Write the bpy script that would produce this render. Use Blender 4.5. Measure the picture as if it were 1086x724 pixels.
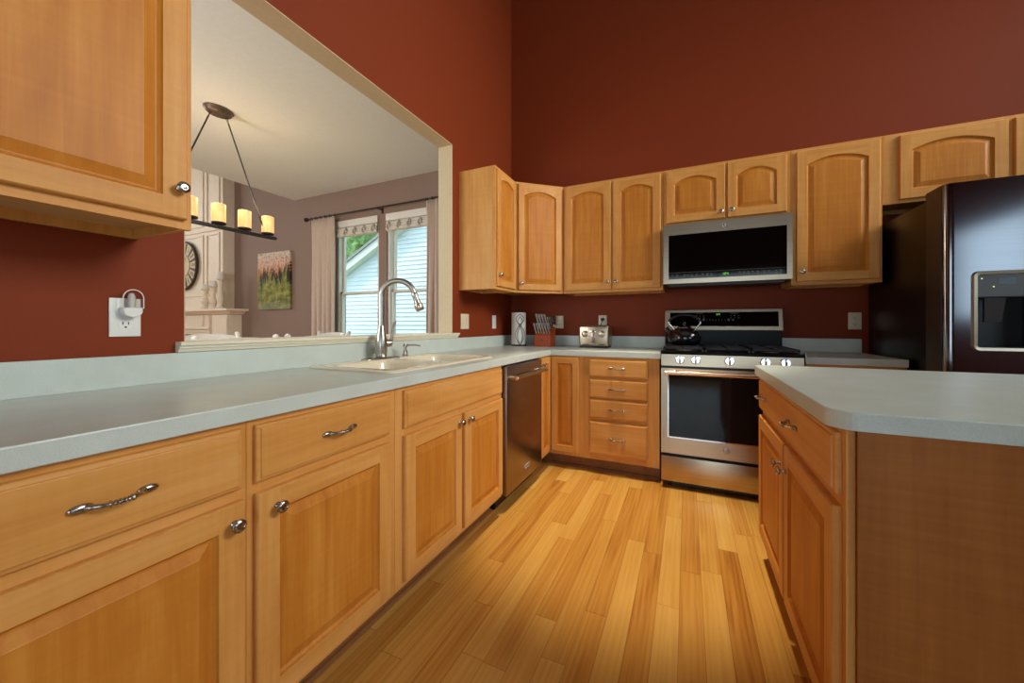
import bpy, bmesh, math, random
from mathutils import Vector, Matrix
random.seed(7)
PI = math.pi
S = bpy.context.scene
for o in list(bpy.data.objects): bpy.data.objects.remove(o)
COL = S.collection

# ---------------------------------------------------------------- camera
cd = bpy.data.cameras.new('camera'); cam = bpy.data.objects.new('camera', cd); COL.objects.link(cam)
cam.location = (1.605, -3.441, 1.105)
cam.rotation_euler = (PI/2, 0, math.radians(24.9))
cd.sensor_width = 36.0; cd.lens = 36.0*400.4/1086.0
cd.shift_y = (344.9-362.0)/1086.0
cd.clip_start = 0.05; cd.clip_end = 200
S.camera = cam

# ---------------------------------------------------------------- world, lamps, exposure
w = bpy.data.worlds.new('sky'); S.world = w; w.use_nodes = True
bg = w.node_tree.nodes['Background']
bg.inputs[0].default_value = (0.72, 0.90, 1.0, 1); bg.inputs[1].default_value = 2.1
S.view_settings.view_transform = 'Standard'; S.view_settings.look = 'None'
S.view_settings.exposure = 0.15; S.view_settings.gamma = 1.0
S.view_settings.use_curve_mapping = False

def area(name, loc, target, sx, sy, power, col, spread=180):
    l = bpy.data.lights.new(name, 'AREA'); l.shape = 'RECTANGLE'; l.size = sx; l.size_y = sy
    l.energy = power; l.color = col; l.spread = math.radians(spread)
    o = bpy.data.objects.new(name, l); COL.objects.link(o); o.location = loc
    d = Vector(target)-Vector(loc); o.rotation_euler = d.to_track_quat('-Z', 'Y').to_euler()
    return o
# added fill lamps out of view, most set in invented window openings
area('fill_low_right', (4.74, -4.25, 1.75), (0, -4.25, 1.75), 2.4, 1.1, 8, (0.50, 0.76, 1.0))  # unseen window lamp, placed to give the fridge its blue reflection
area('fill_high_right', (4.74, -1.5, 3.25), (0, -1.5, 1.8), 2.1, 1.5, 37, (1.0, 0.95, 0.85), 85)  # added high lamp: brightens the left wall, keeps the back wall dark
area('fill_rear', (2.2, -6.44, 1.2), (1.6, 0, 1.0), 2.3, 2.0, 12, (0.72, 0.88, 1.0))  # added cool fill from behind the camera
area('fill_dining_rear', (-1.7, -4.94, 1.6), (-1.7, 0, 1.7), 2.1, 1.3, 62, (0.93, 0.97, 1.0))  # added to brighten the dining room from out of view
area('fill_living_room', (-7.9, -2.2, 2.4), (-4, -1.2, 1.8), 2.5, 3.0, 110, (1.0, 0.96, 0.90))  # added fill for the fireplace side; the wall here has no window
def fill_downlight(x, y, z, power, cone, blend, col=(1.0, 0.80, 0.56), tx=None, ty=None):  # spot added for its light, with no lamp in view
    l = bpy.data.lights.new('fill_spot', 'SPOT'); l.energy = power; l.color = col; l.spot_size = math.radians(cone); l.spot_blend = blend; l.shadow_soft_size = 0.09
    o = bpy.data.objects.new('fill_spot', l); COL.objects.link(o); o.location = (x, y, z-0.03)
    d = Vector((x if tx is None else tx, y if ty is None else ty, 0))-Vector((x, y, z)); o.rotation_euler = d.to_track_quat('-Z', 'Y').to_euler()
su = bpy.data.lights.new('sun', 'SUN'); su.energy = 2.4; su.angle = math.radians(2); su.color = (1.0, 0.97, 0.92)
so = bpy.data.objects.new('sun', su); COL.objects.link(so); so.location = (0, -5, 12); so.rotation_euler = Vector((0.25, 0.42, -1.0)).to_track_quat('-Z', 'Y').to_euler()
DOWN = [(1.35, -1.15), (2.45, -2.0), (2.7, -4.8)]
fill_downlight(1.30, -1.20, 5.0, 800, 25, 0.7, col=(1.0, 0.88, 0.66))  # makes the soft lit pool on the far floor
fill_downlight(2.45, -2.0, 5.0, 8, 80, 1.0)
fill_downlight(2.7, -4.8, 5.0, 12, 90, 1.0, col=(1.0, 0.92, 0.80))

# ---------------------------------------------------------------- materials
def s2l(c):
    return tuple(((v/255)/12.92 if v/255 <= 0.04045 else ((v/255+0.055)/1.055)**2.4) for v in c)
def rgb(*c): return s2l(c)+(1,)
class NM:
    def __init__(s, name):
        s.m = bpy.data.materials.new(name); s.m.use_nodes = True; s.nt = s.m.node_tree
        s.b = s.nt.nodes['Principled BSDF']
    def n(s, t, **k):
        nd = s.nt.nodes.new(t)
        for a, v in k.items():
            if a.startswith('i_'): nd.inputs[a[2:].replace('_', ' ')].default_value = v
            else: setattr(nd, a, v)
        return nd
    def l(s, a, b): s.nt.links.new(a, b)
    def ramp(s, fac, stops):
        r = s.n('ShaderNodeValToRGB'); e = r.color_ramp.elements
        e[0].position, e[0].color = stops[0]; e[1].position, e[1].color = stops[-1]
        for p, c in stops[1:-1]:
            x = e.new(p); x.color = c
        s.l(fac, r.inputs[0]); return r.outputs[0]
    def bump(s, h, strength=0.2, dist=0.002):
        b = s.n('ShaderNodeBump'); b.inputs['Strength'].default_value = strength; b.inputs['Distance'].default_value = dist
        s.l(h, b.inputs['Height']); s.l(b.outputs[0], s.b.inputs['Normal'])
def plain(name, col, rough=0.5, metal=0.0, noise=0.0, nscale=20, bump=0.0, spec=0.5, coat=0.0, emit=None, estr=0):
    k = NM(name); b = k.b
    b.inputs['Roughness'].default_value = rough; b.inputs['Metallic'].default_value = metal
    b.inputs['Specular IOR Level'].default_value = spec; b.inputs['Coat Weight'].default_value = coat
    tc = k.n('ShaderNodeTexCoord'); nz = k.n('ShaderNodeTexNoise', i_Scale=nscale, i_Detail=4.0)
    k.l(tc.outputs['Object'], nz.inputs['Vector'])
    lo = tuple(c*(1-noise) for c in col[:3])+(1,); hi = tuple(min(1, c*(1+noise)) for c in col[:3])+(1,)
    k.l(k.ramp(nz.outputs[0], [(0.3, lo), (0.7, hi)]), b.inputs['Base Color'])
    if bump: k.bump(nz.outputs[0], bump)
    if emit: b.inputs['Emission Color'].default_value = emit; b.inputs['Emission Strength'].default_value = estr
    return k.m
def wood(name, dark, mid, light, axis, rough=0.44, fig=1.0, coat=0.0):
    """maple with fine grain along one axis"""
    k = NM(name); b = k.b; b.inputs['Roughness'].default_value = rough; b.inputs['Coat Weight'].default_value = coat
    b.inputs['Coat Roughness'].default_value = 0.25; b.inputs['Specular IOR Level'].default_value = 0.22
    tc = k.n('ShaderNodeTexCoord'); oi = k.n('ShaderNodeObjectInfo')
    mul = k.n('ShaderNodeMath', operation='MULTIPLY'); mul.inputs[1].default_value = 37.0; k.l(oi.outputs['Random'], mul.inputs[0])
    add = k.n('ShaderNodeVectorMath', operation='ADD'); k.l(tc.outputs['Object'], add.inputs[0]); k.l(mul.outputs[0], add.inputs[1])
    def mp(sc):
        m = k.n('ShaderNodeMapping'); m.inputs['Scale'].default_value = sc; k.l(add.outputs[0], m.inputs[0]); return m.outputs[0]
    def ax(a, c): v = [c]*3; v['xyz'.index(axis)] = a; return tuple(v)
    g = k.n('ShaderNodeTexNoise', i_Scale=1.0, i_Detail=6.0, i_Roughness=0.6, i_Distortion=0.4); k.l(mp(ax(2.2, 55)), g.inputs['Vector'])
    f = k.n('ShaderNodeTexNoise', i_Scale=1.0, i_Detail=3.0, i_Distortion=1.2); k.l(mp(ax(1.5, 7)), f.inputs['Vector'])
    q = k.n('ShaderNodeTexNoise', i_Scale=1.0, i_Detail=2.0); k.l(mp(ax(70, 1.5)), q.inputs['Vector'])
    m1 = k.n('ShaderNodeMix', data_type='FLOAT'); m1.inputs[0].default_value = 0.55; k.l(g.outputs[0], m1.inputs[2]); k.l(f.outputs[0], m1.inputs[3])
    m2 = k.n('ShaderNodeMix', data_type='FLOAT'); m2.inputs[0].default_value = 0.10*fig; k.l(m1.outputs[0], m2.inputs[2]); k.l(q.outputs[0], m2.inputs[3])
    k.l(k.ramp(m2.outputs[0], [(0.30, dark), (0.50, mid), (0.70, light)]), b.inputs['Base Color'])
    k.bump(g.outputs[0], 0.06, 0.001)
    return k.m
def steel(name, col, rough=0.28, axis='x', amt=0.10, metal=1.0, bmp=0.03):
    k = NM(name); b = k.b; b.inputs['Metallic'].default_value = metal; b.inputs['Roughness'].default_value = rough
    tc = k.n('ShaderNodeTexCoord'); m = k.n('ShaderNodeMapping'); sc = [420]*3; sc['xyz'.index(axis)] = 3
    m.inputs['Scale'].default_value = sc; k.l(tc.outputs['Object'], m.inputs[0])
    n = k.n('ShaderNodeTexNoise', i_Scale=1.0, i_Detail=3.0); k.l(m.outputs[0], n.inputs['Vector'])
    lo = tuple(c*(1-amt) for c in col[:3])+(1,); hi = tuple(min(1, c*(1+amt)) for c in col[:3])+(1,)
    k.l(k.ramp(n.outputs[0], [(0.3, lo), (0.7, hi)]), b.inputs['Base Color'])
    k.bump(n.outputs[0], bmp, 0.0005) if bmp else None
    return k.m

MD, MM, ML = rgb(194, 130, 62), rgb(212, 150, 78), rgb(224, 168, 100)
W_V = wood('maple_vertical', MD, MM, ML, 'z')
W_X = wood('maple_horizontal_x', MD, MM, ML, 'x')
W_Y = wood('maple_horizontal_y', MD, MM, ML, 'y')
W_P = wood('maple_panel_veneer', rgb(176, 104, 34), rgb(196, 124, 44), rgb(212, 146, 64), 'z')
W_IN = wood('maple_interior', rgb(190, 140, 85), rgb(206, 158, 104), rgb(220, 178, 124), 'y', rough=0.5)
W_ISL = wood('island_veneer', rgb(140, 80, 30), rgb(158, 95, 40), rgb(174, 110, 52), 'z', fig=2.4, rough=0.42)
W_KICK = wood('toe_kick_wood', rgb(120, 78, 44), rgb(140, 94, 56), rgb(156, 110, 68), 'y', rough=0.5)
W_BLOCK = wood('knife_block_wood', rgb(120, 42, 12), rgb(160, 66, 22), rgb(180, 84, 34), 'z', rough=0.4)
STEEL = steel('stainless_steel', rgb(190, 172, 148), 0.30, 'x')
STEELV = steel('stainless_steel_vertical', rgb(122, 122, 126), 0.12, 'x', 0.06, bmp=0)
STEELD = steel('dark_stainless_steel', rgb(150, 134, 126), 0.28, 'z', 0.06)
HANDLE = steel('copper_tinted_steel', rgb(214, 182, 158), 0.22, 'x', 0.05)
NICKEL = steel('brushed_nickel', rgb(178, 170, 160), 0.28, 'z', 0.08)
PEWTER = plain('pewter', rgb(170, 164, 158), 0.24, 1.0, 0.25, 120)
CHROME = plain('chrome', rgb(225, 225, 228), 0.08, 1.0, 0.02)
BLACK = plain('black_plastic', rgb(16, 15, 15), 0.35, 0, 0.1)
BLACKG = plain('black_glass', rgb(6, 5, 6), 0.05, 0, 0.0, spec=0.35, coat=0.0)
OVENG = plain('oven_door_glass', rgb(14, 16, 20), 0.06, 0, 0.0, spec=0.35)
IRON = plain('cast_iron', rgb(34, 33, 33), 0.45, 0.2, 0.2, 90, 0.2)
ENAMEL = plain('black_enamel', rgb(10, 9, 9), 0.3, 0, 0.05, spec=0.12)
FRSIDE = plain('black_textured_fridge_side', rgb(15, 13, 11), 0.30, 0.0, 0.25, 260, 0.35, spec=0.5)
CREAM = plain('cream_enamel', rgb(232, 222, 196), 0.12, 0, 0.02, coat=0.5)
WHITEP = plain('white_plastic', rgb(232, 232, 226), 0.35, 0, 0.02)
ALMOND = plain('almond_plastic', rgb(222, 208, 178), 0.35, 0, 0.02)
WHITEPAINT = plain('white_paint', rgb(226, 224, 214), 0.4, 0, 0.02)
FIREW = plain('cream_paint', rgb(236, 222, 200), 0.5, 0, 0.03)
TRIM = plain('cream_trim_paint', rgb(226, 220, 198), 0.45, 0, 0.03)
JAMB = plain('cream_jamb_paint', rgb(206, 186, 150), 0.6, 0, 0.03, 60, 0.1)
CEILW = plain('white_ceiling_paint', rgb(232, 236, 232), 0.85, 0, 0.02, 40, 0.25)
REDW = plain('rust_red_wall_paint', rgb(126, 50, 18), 0.62, 0, 0.03, 150, 0.10, spec=0.22)
TAUPE = plain('taupe_wall_paint', rgb(140, 116, 102), 0.7, 0, 0.03, 150, 0.12)
OFFWALL = REDW
FABRIC = plain('curtain_linen', rgb(206, 186, 170), 0.9, 0, 0.05, 60, 0.2)
CORD = plain('shade_cord', rgb(176, 170, 156), 0.9)
SHADEF = plain('roman_shade_fabric', rgb(214, 208, 196), 0.9, 0, 0.10, 40, 0.3)
BRONZE = plain('dark_bronze', rgb(62, 58, 58), 0.4, 0.7, 0.15, 60)
CANOPYM = plain('antique_pewter', rgb(120, 106, 94), 0.4, 0.7, 0.2, 40)
GREEN_LED = plain('green_display', rgb(40, 120, 20), 0.4, 0, 0, emit=rgb(110, 220, 50), estr=0.9)
LED = plain('small_led', rgb(160, 170, 90), 0.4, 0, 0, emit=rgb(220, 230, 140), estr=1.2)
GREYT = plain('grey_print', rgb(120, 116, 112), 0.5)
PAPER = plain('paper_towel', rgb(236, 234, 228), 0.95, 0, 0.02, 70, 0.4)
BLUEGL = plain('kettle_enamel', rgb(24, 25, 27), 0.14, 0.1, 0.1, coat=0.6)
BRICKT = plain('hearth_tile', rgb(120, 110, 96), 0.7, 0, 0.35, 30, 0.3)
BADGE = plain('badge_silver', rgb(205, 203, 205), 0.3, 0.5)

def laminate():
    k = NM('speckled_laminate'); b = k.b; b.inputs['Roughness'].default_value = 0.30
    tc = k.n('ShaderNodeTexCoord'); a = k.n('ShaderNodeTexNoise', i_Scale=420.0, i_Detail=2.0); c = k.n('ShaderNodeTexNoise', i_Scale=9.0, i_Detail=4.0)
    k.l(tc.outputs['Object'], a.inputs['Vector']); k.l(tc.outputs['Object'], c.inputs['Vector'])
    m = k.n('ShaderNodeMix', data_type='FLOAT'); m.inputs[0].default_value = 0.45; k.l(a.outputs[0], m.inputs[2]); k.l(c.outputs[0], m.inputs[3])
    k.l(k.ramp(m.outputs[0], [(0.33, rgb(190, 198, 188)), (0.5, rgb(198, 208, 201)), (0.66, rgb(207, 217, 212))]), b.inputs['Base Color'])
    k.bump(a.outputs[0], 0.04, 0.0005); return k.m
LAM = laminate()

def floor_mat():
    k = NM('oak_strip_floor'); b = k.b
    tc = k.n('ShaderNodeTexCoord'); sp = k.n('ShaderNodeSeparateXYZ'); k.l(tc.outputs['Object'], sp.inputs[0])
    def M(op, a, bb=None):
        m = k.n('ShaderNodeMath', operation=op)
        for i, v in enumerate((a, bb)):
            if v is None: continue
            if isinstance(v, (int, float)): m.inputs[i].default_value = v
            else: k.l(v, m.inputs[i])
        return m.outputs[0]
    xs = M('DIVIDE', sp.outputs[0], 0.083); xi = M('FLOOR', xs); xf = M('SUBTRACT', xs, xi)
    wn = k.n('ShaderNodeTexWhiteNoise', noise_dimensions='1D'); k.l(xi, wn.inputs['W'])
    ln = M('ADD', M('MULTIPLY', wn.outputs[0], 0.5), 0.75)
    ys = M('ADD', M('DIVIDE', sp.outputs[1], ln), M('MULTIPLY', wn.outputs[0], 17.3)); yi = M('FLOOR', ys); yf = M('SUBTRACT', ys, yi)
    cv = k.n('ShaderNodeCombineXYZ'); k.l(xi, cv.inputs[0]); k.l(yi, cv.inputs[1])
    w2 = k.n('ShaderNodeTexWhiteNoise', noise_dimensions='2D'); k.l(cv.outputs[0], w2.inputs['Vector'])
    # grain, shifted per board
    off = k.n('ShaderNodeVectorMath', operation='SCALE'); k.l(w2.outputs['Color'], off.inputs[0]); off.inputs['Scale'].default_value = 9.0
    ad = k.n('ShaderNodeVectorMath', operation='ADD'); k.l(tc.outputs['Object'], ad.inputs[0]); k.l(off.outputs[0], ad.inputs[1])
    mp = k.n('ShaderNodeMapping'); mp.inputs['Scale'].default_value = (34, 1.6, 1); k.l(ad.outputs[0], mp.inputs[0])
    g = k.n('ShaderNodeTexNoise', i_Scale=1.0, i_Detail=6.0, i_Distortion=0.8); k.l(mp.outputs[0], g.inputs['Vector'])
    mp2 = k.n('ShaderNodeMapping'); mp2.inputs['Scale'].default_value = (16, 1.3, 1); k.l(ad.outputs[0], mp2.inputs[0])
    g2 = k.n('ShaderNodeTexWave', i_Scale=1.0, i_Distortion=7.0, i_Detail=2.0); k.l(mp2.outputs[0], g2.inputs['Vector'])
    t = M('ADD', M('ADD', M('ADD', M('MULTIPLY', w2.outputs[0], 0.36), 0.07), M('MULTIPLY', g.outputs[0], 0.50)), M('MULTIPLY', g2.outputs[0], 0.07))
    col = k.ramp(t, [(0.22, rgb(150, 88, 30)), (0.38, rgb(186, 128, 54)), (0.58, rgb(204, 152, 72)), (0.84, rgb(218, 172, 92))])
    ex = M('MINIMUM', xf, M('SUBTRACT', 1.0, xf)); ey = M('MULTIPLY', M('MINIMUM', yf, M('SUBTRACT', 1.0, yf)), 10.0)
    e = M('MINIMUM', ex, ey); seam = M('LESS_THAN', e, 0.012)
    mx = k.n('ShaderNodeMix', data_type='RGBA'); k.l(M('MULTIPLY', seam, 0.45), mx.inputs[0]); k.l(col, mx.inputs[6]); mx.inputs[7].default_value = rgb(80, 40, 18)
    k.l(mx.outputs[2], b.inputs['Base Color'])
    b.inputs['Roughness'].default_value = 0.24; b.inputs['Coat Weight'].default_value = 0.35; b.inputs['Coat Roughness'].default_value = 0.12
    k.bump(M('SUBTRACT', M('MULTIPLY', g.outputs[0], 0.25), seam), 0.25, 0.0012)
    return k.m
FLOORM = floor_mat()

def glass_pane():
    k = NM('window_glass'); nt = k.nt; nt.nodes.remove(k.b)
    out = [n for n in nt.nodes if n.type == 'OUTPUT_MATERIAL'][0]
    a = k.n('ShaderNodeBsdfTransparent'); a.inputs[0].default_value = (0.95, 0.98, 0.98, 1)
    g = k.n('ShaderNodeBsdfGlossy'); g.inputs['Roughness'].default_value = 0.02
    m = k.n('ShaderNodeMixShader'); m.inputs[0].default_value = 0.06
    k.l(a.outputs[0], m.inputs[1]); k.l(g.outputs[0], m.inputs[2]); k.l(m.outputs[0], out.inputs[0]); return k.m
PANE = glass_pane()

def candle_mat():
    k = NM('alabaster_candle_glass'); b = k.b; b.inputs['Roughness'].default_value = 0.4
    tc = k.n('ShaderNodeTexCoord'); sp = k.n('ShaderNodeSeparateXYZ'); k.l(tc.outputs['Object'], sp.inputs[0])
    n = k.n('ShaderNodeTexNoise', i_Scale=14.0, i_Detail=3.0); k.l(tc.outputs['Object'], n.inputs['Vector'])
    c = k.ramp(n.outputs[0], [(0.3, rgb(236, 170, 84)), (0.7, rgb(252, 214, 140))])
    b.inputs['Base Color'].default_value = rgb(225, 190, 130)
    k.l(c, b.inputs['Emission Color']); b.inputs['Emission Strength'].default_value = 0.62
    return k.m
CANDLE = candle_mat()

def painting():
    k = NM('forest_canvas_print'); b = k.b; b.inputs['Roughness'].default_value = 0.75
    tc = k.n('ShaderNodeTexCoord'); sp = k.n('ShaderNodeSeparateXYZ'); k.l(tc.outputs['Object'], sp.inputs[0])
    def M(op, a, bb=None):
        m = k.n('ShaderNodeMath', operation=op)
        for i, v in enumerate((a, bb)):
            if v is None: continue
            if isinstance(v, (int, float)): m.inputs[i].default_value = v
            else: k.l(v, m.inputs[i])
        return m.outputs[0]
    def nz(sc, detail=4.0, dist=0.0, rough=0.6):
        m = k.n('ShaderNodeMapping'); m.inputs['Scale'].default_value = sc; k.l(tc.outputs['Object'], m.inputs[0])
        n = k.n('ShaderNodeTexNoise', i_Scale=1.0, i_Detail=detail, i_Distortion=dist, i_Roughness=rough); k.l(m.outputs[0], n.inputs['Vector']); return n.outputs[0]
    def mix(f, a, c):
        m = k.n('ShaderNodeMix', data_type='RGBA'); k.l(f, m.inputs[0])
        for i, v in ((6, a), (7, c)):
            if isinstance(v, tuple): m.inputs[i].default_value = v
            else: k.l(v, m.inputs[i])
        return m.outputs[2]
    z = sp.outputs[2]
    sky = k.ramp(z, [(0.0, rgb(200, 120, 60)), (0.50, rgb(206, 128, 70)), (0.60, rgb(222, 176, 146)), (0.78, rgb(218, 200, 184))])
    spk = k.ramp(nz((30, 1, 26), 5.0), [(0.50, (0, 0, 0, 1)), (0.58, (1, 1, 1, 1))])
    col = mix(M('MULTIPLY', spk, 0.55), sky, rgb(120, 84, 60))
    # tall dark firs: wide at the base, narrowing up
    tr = M('ADD', nz((13, 1, 1.6), 3.0, 0.3), M('MULTIPLY', M('SUBTRACT', 0.52, z), 0.85))
    tr2 = M('ADD', tr, M('MULTIPLY', M('SUBTRACT', nz((60, 1, 46)), 0.5), 0.35))
    col = mix(k.ramp(tr2, [(0.46, (0, 0, 0, 1)), (0.50, (1, 1, 1, 1))]), col, rgb(40, 40, 28))
    # light green young trees in front
    gt = M('ADD', nz((17, 1, 2.5), 3.0, 0.4), M('MULTIPLY', M('SUBTRACT', 0.40, z), 1.2))
    gt2 = M('ADD', gt, M('MULTIPLY', M('SUBTRACT', nz((70, 1, 50)), 0.5), 0.3))
    gcol = k.ramp(nz((9, 1, 12), 5.0), [(0.32, rgb(66, 78, 34)), (0.5, rgb(128, 132, 58)), (0.68, rgb(182, 176, 96))])
    col = mix(k.ramp(gt2, [(0.44, (0, 0, 0, 1)), (0.50, (1, 1, 1, 1))]), col, gcol)
    hz = k.ramp(M('ADD', z, M('MULTIPLY', nz((8, 1, 8)), 0.1)), [(0.05, (1, 1, 1, 1)), (0.2, (0, 0, 0, 1))])
    col = mix(M('MULTIPLY', hz, 0.6), col, rgb(140, 146, 128))
    k.l(col, b.inputs['Base Color']); return k.m
PAINT = painting()

def leaves_mat():
    k = NM('tree_leaves'); b = k.b; b.inputs['Roughness'].default_value = 0.7
    tc = k.n('ShaderNodeTexCoord'); n = k.n('ShaderNodeTexNoise', i_Scale=3.5, i_Detail=8.0, i_Roughness=0.8); k.l(tc.outputs['Object'], n.inputs['Vector'])
    k.l(k.ramp(n.outputs[0], [(0.35, rgb(84, 122, 60)), (0.5, rgb(136, 176, 100)), (0.65, rgb(196, 220, 160))]), b.inputs['Base Color'])
    k.bump(n.outputs[0], 1.0, 0.25); return k.m
LEAVES = leaves_mat()
def siding_mat():
    k = NM('white_lap_siding'); b = k.b; b.inputs['Roughness'].default_value = 0.6
    tc = k.n('ShaderNodeTexCoord'); n = k.n('ShaderNodeTexNoise', i_Scale=2.0); k.l(tc.outputs['Object'], n.inputs['Vector'])
    k.l(k.ramp(n.outputs[0], [(0.3, rgb(226, 234, 242)), (0.7, rgb(232, 240, 246))]), b.inputs['Base Color']); return k.m
SIDING = siding_mat()
GRASS = plain('lawn', rgb(84, 118, 50), 0.9, 0, 0.3, 8, 0.5)
BARK = plain('bark', rgb(90, 70, 52), 0.9, 0, 0.3, 12, 0.5)
ROOFM = plain('asphalt_shingles', rgb(150, 150, 152), 0.9, 0, 0.25, 30, 0.5)
CLOCKF = plain('clock_parchment', rgb(212, 196, 160), 0.6, 0, 0.10, 8)
CLOCKD = plain('clock_dark_bronze', rgb(72, 64, 54), 0.5, 0.3, 0.3, 20)

# ---------------------------------------------------------------- mesh helpers
class MB:
    def __init__(s): s.v = []; s.f = []; s.mi = []; s.sm = []
    def add(s, vs, fs, m=0, smooth=False):
        o = len(s.v); s.v += [tuple(p) for p in vs]
        for f in fs: s.f.append([i+o for i in f]); s.mi.append(m); s.sm.append(smooth)
        return s
    def box(s, x0, x1, y0, y1, z0, z1, m=0):
        vs = [(x, y, z) for x in (x0, x1) for y in (y0, y1) for z in (z0, z1)]
        return s.add(vs, [(0, 1, 3, 2), (4, 6, 7, 5), (0, 4, 5, 1), (2, 3, 7, 6), (0, 2, 6, 4), (1, 5, 7, 3)], m)
    def rbox(s, x0, x1, y0, y1, z0, z1, b=0.003, m=0, seg=2):
        bm = bmesh.new(); bmesh.ops.create_cube(bm, size=1)
        for v in bm.verts: v.co = Vector(((x0+x1)/2+v.co.x*(x1-x0), (y0+y1)/2+v.co.y*(y1-y0), (z0+z1)/2+v.co.z*(z1-z0)))
        b = min(b, 0.49*min(abs(x1-x0), abs(y1-y0), abs(z1-z0)))
        bmesh.ops.bevel(bm, geom=list(bm.edges), offset=b, segments=seg, affect='EDGES', profile=0.5)
        return s.frombm(bm, m, True)
    def frombm(s, bm, m=0, smooth=False):
        bm.verts.index_update(); o = len(s.v)
        s.v += [tuple(v.co) for v in bm.verts]
        for f in bm.faces: s.f.append([v.index+o for v in f.verts]); s.mi.append(m); s.sm.append(smooth)
        bm.free(); return s
    def lathe(s, prof, c=(0, 0, 0), axis=(0, 0, 1), n=24, m=0, smooth=True, sx=1.0, sy=1.0):
        q = Vector((0, 0, 1)).rotation_difference(Vector(axis).normalized()); c = Vector(c); vs = []
        for r, h in prof:
            for i in range(n):
                a = 2*PI*i/n; vs.append(c+q@Vector((r*math.cos(a)*sx, r*math.sin(a)*sy, h)))
        fs = []
        for j in range(len(prof)-1):
            for i in range(n): fs.append((j*n+i, j*n+(i+1) % n, (j+1)*n+(i+1) % n, (j+1)*n+i))
        fs.append(tuple(range(n))[::-1]); fs.append(tuple(range((len(prof)-1)*n, len(prof)*n)))
        return s.add(vs, fs, m, smooth)
    def cyl(s, p0, p1, r, n=16, m=0, r2=None):
        p0 = Vector(p0); p1 = Vector(p1); L = (p1-p0).length
        return s.lathe([(r, 0), (r if r2 is None else r2, L)], p0, p1-p0, n, m)
    def tube(s, pts, r, n=10, m=0, closed=False):
        pts = [Vector(p) for p in pts]; N = len(pts); vs = []; up = None
        for i, p in enumerate(pts):
            a = pts[(i-1) % N] if (closed or i > 0) else p; b = pts[(i+1) % N] if (closed or i < N-1) else p
            t = (b-a).normalized()
            if up is None: up = t.orthogonal().normalized()
            up = (up-t*up.dot(t)).normalized(); si = t.cross(up); rr = r[i] if isinstance(r, (list, tuple)) else r
            for k in range(n):
                an = 2*PI*k/n; vs.append(p+up*math.cos(an)*rr+si*math.sin(an)*rr)
        fs = []
        for j in range(N if closed else N-1):
            j2 = (j+1) % N
            for i in range(n): fs.append((j*n+i, j*n+(i+1) % n, j2*n+(i+1) % n, j2*n+i))
        if not closed: fs.append(tuple(range(n))[::-1]); fs.append(tuple(range((N-1)*n, N*n)))
        return s.add(vs, fs, m, True)
    def ball(s, c, r, m=0, sc=(1, 1, 1), n=16):
        prof = [(max(1e-4, math.sin(PI*i/10))*r, -math.cos(PI*i/10)*r) for i in range(11)]
        k = len(s.v); s.lathe(prof, (0, 0, 0), (0, 0, 1), n, m)
        for i in range(k, len(s.v)):
            p = s.v[i]; s.v[i] = (c[0]+p[0]*sc[0], c[1]+p[1]*sc[1], c[2]+p[2]*sc[2])
        return s
    def prism(s, poly, d, m=0, smooth=False):
        """poly: list of 3D points, extruded by vector d"""
        n = len(poly); d = Vector(d); vs = [Vector(p) for p in poly]+[Vector(p)+d for p in poly]
        fs = [tuple(range(n))[::-1], tuple(range(n, 2*n))]+[(i, (i+1) % n, n+(i+1) % n, n+i) for i in range(n)]
        return s.add(vs, fs, m, smooth)
    def sweep(s, prof, path, m=0):
        """prof: (out, z) closed polygon; path: xy points, out = to the right of travel; mitred"""
        P = [Vector((a, b, 0)) for a, b in path]; N = len(P); n = len(prof); vs = []
        for i, p in enumerate(P):
            d0 = (P[i]-P[i-1]).normalized() if i > 0 else (P[1]-P[0]).normalized()
            d1 = (P[i+1]-P[i]).normalized() if i < N-1 else d0
            n0 = Vector((d0.y, -d0.x, 0)); n1 = Vector((d1.y, -d1.x, 0)); nn = (n0+n1).normalized(); nn = nn/max(0.2, nn.dot(n0))
            for a, z in prof: vs.append(p+nn*a+Vector((0, 0, z)))
        fs = [(j*n+i, j*n+(i+1) % n, (j+1)*n+(i+1) % n, (j+1)*n+i) for j in range(N-1) for i in range(n)]
        fs += [tuple(range(n))[::-1], tuple(range((N-1)*n, N*n))]
        return s.add(vs, fs, m)
    def build(s, name, mats, parent=None, world=True, bevel=0, shift=None):
        me = bpy.data.meshes.new(name); off = Vector((0, 0, 0))
        if parent is not None and world:
            r = parent
            while r.parent: r = r.parent
            off = Vector(r.location)
        if shift: off = Vector(shift)
        me.from_pydata([tuple(Vector(p)-off) for p in s.v], [], s.f)
        mats = mats if isinstance(mats, (list, tuple)) else [mats]
        for k in mats: me.materials.append(k)
        me.polygons.foreach_set('material_index', s.mi); me.polygons.foreach_set('use_smooth', s.sm)
        bm = bmesh.new(); bm.from_mesh(me); bmesh.ops.recalc_face_normals(bm, faces=bm.faces); bm.to_mesh(me); bm.free()
        me.update(); o = bpy.data.objects.new(name, me); COL.objects.link(o)
        if parent is not None: o.parent = parent
        elif shift: o.location = shift
        if any(s.sm):
            try: me.set_sharp_from_angle(angle=math.radians(40))
            except Exception: pass
        if bevel:
            b = o.modifiers.new('bevel', 'BEVEL'); b.width = bevel; b.segments = 2; b.limit_method = 'ANGLE'; b.angle_limit = math.radians(40)
            b.harden_normals = False
        return o
def thing(name, label, cat, loc=(0, 0, 0), rz=0, group=None):
    o = bpy.data.objects.new(name, None); COL.objects.link(o); o.location = loc; o.rotation_euler = (0, 0, rz)
    o.empty_display_size = 0.05; o['label'] = label; o['category'] = cat
    if group: o['group'] = group
    return o
def tag(o, label, cat, group=None):
    o['label'] = label; o['category'] = cat
    if group: o['group'] = group
    return o
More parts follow.
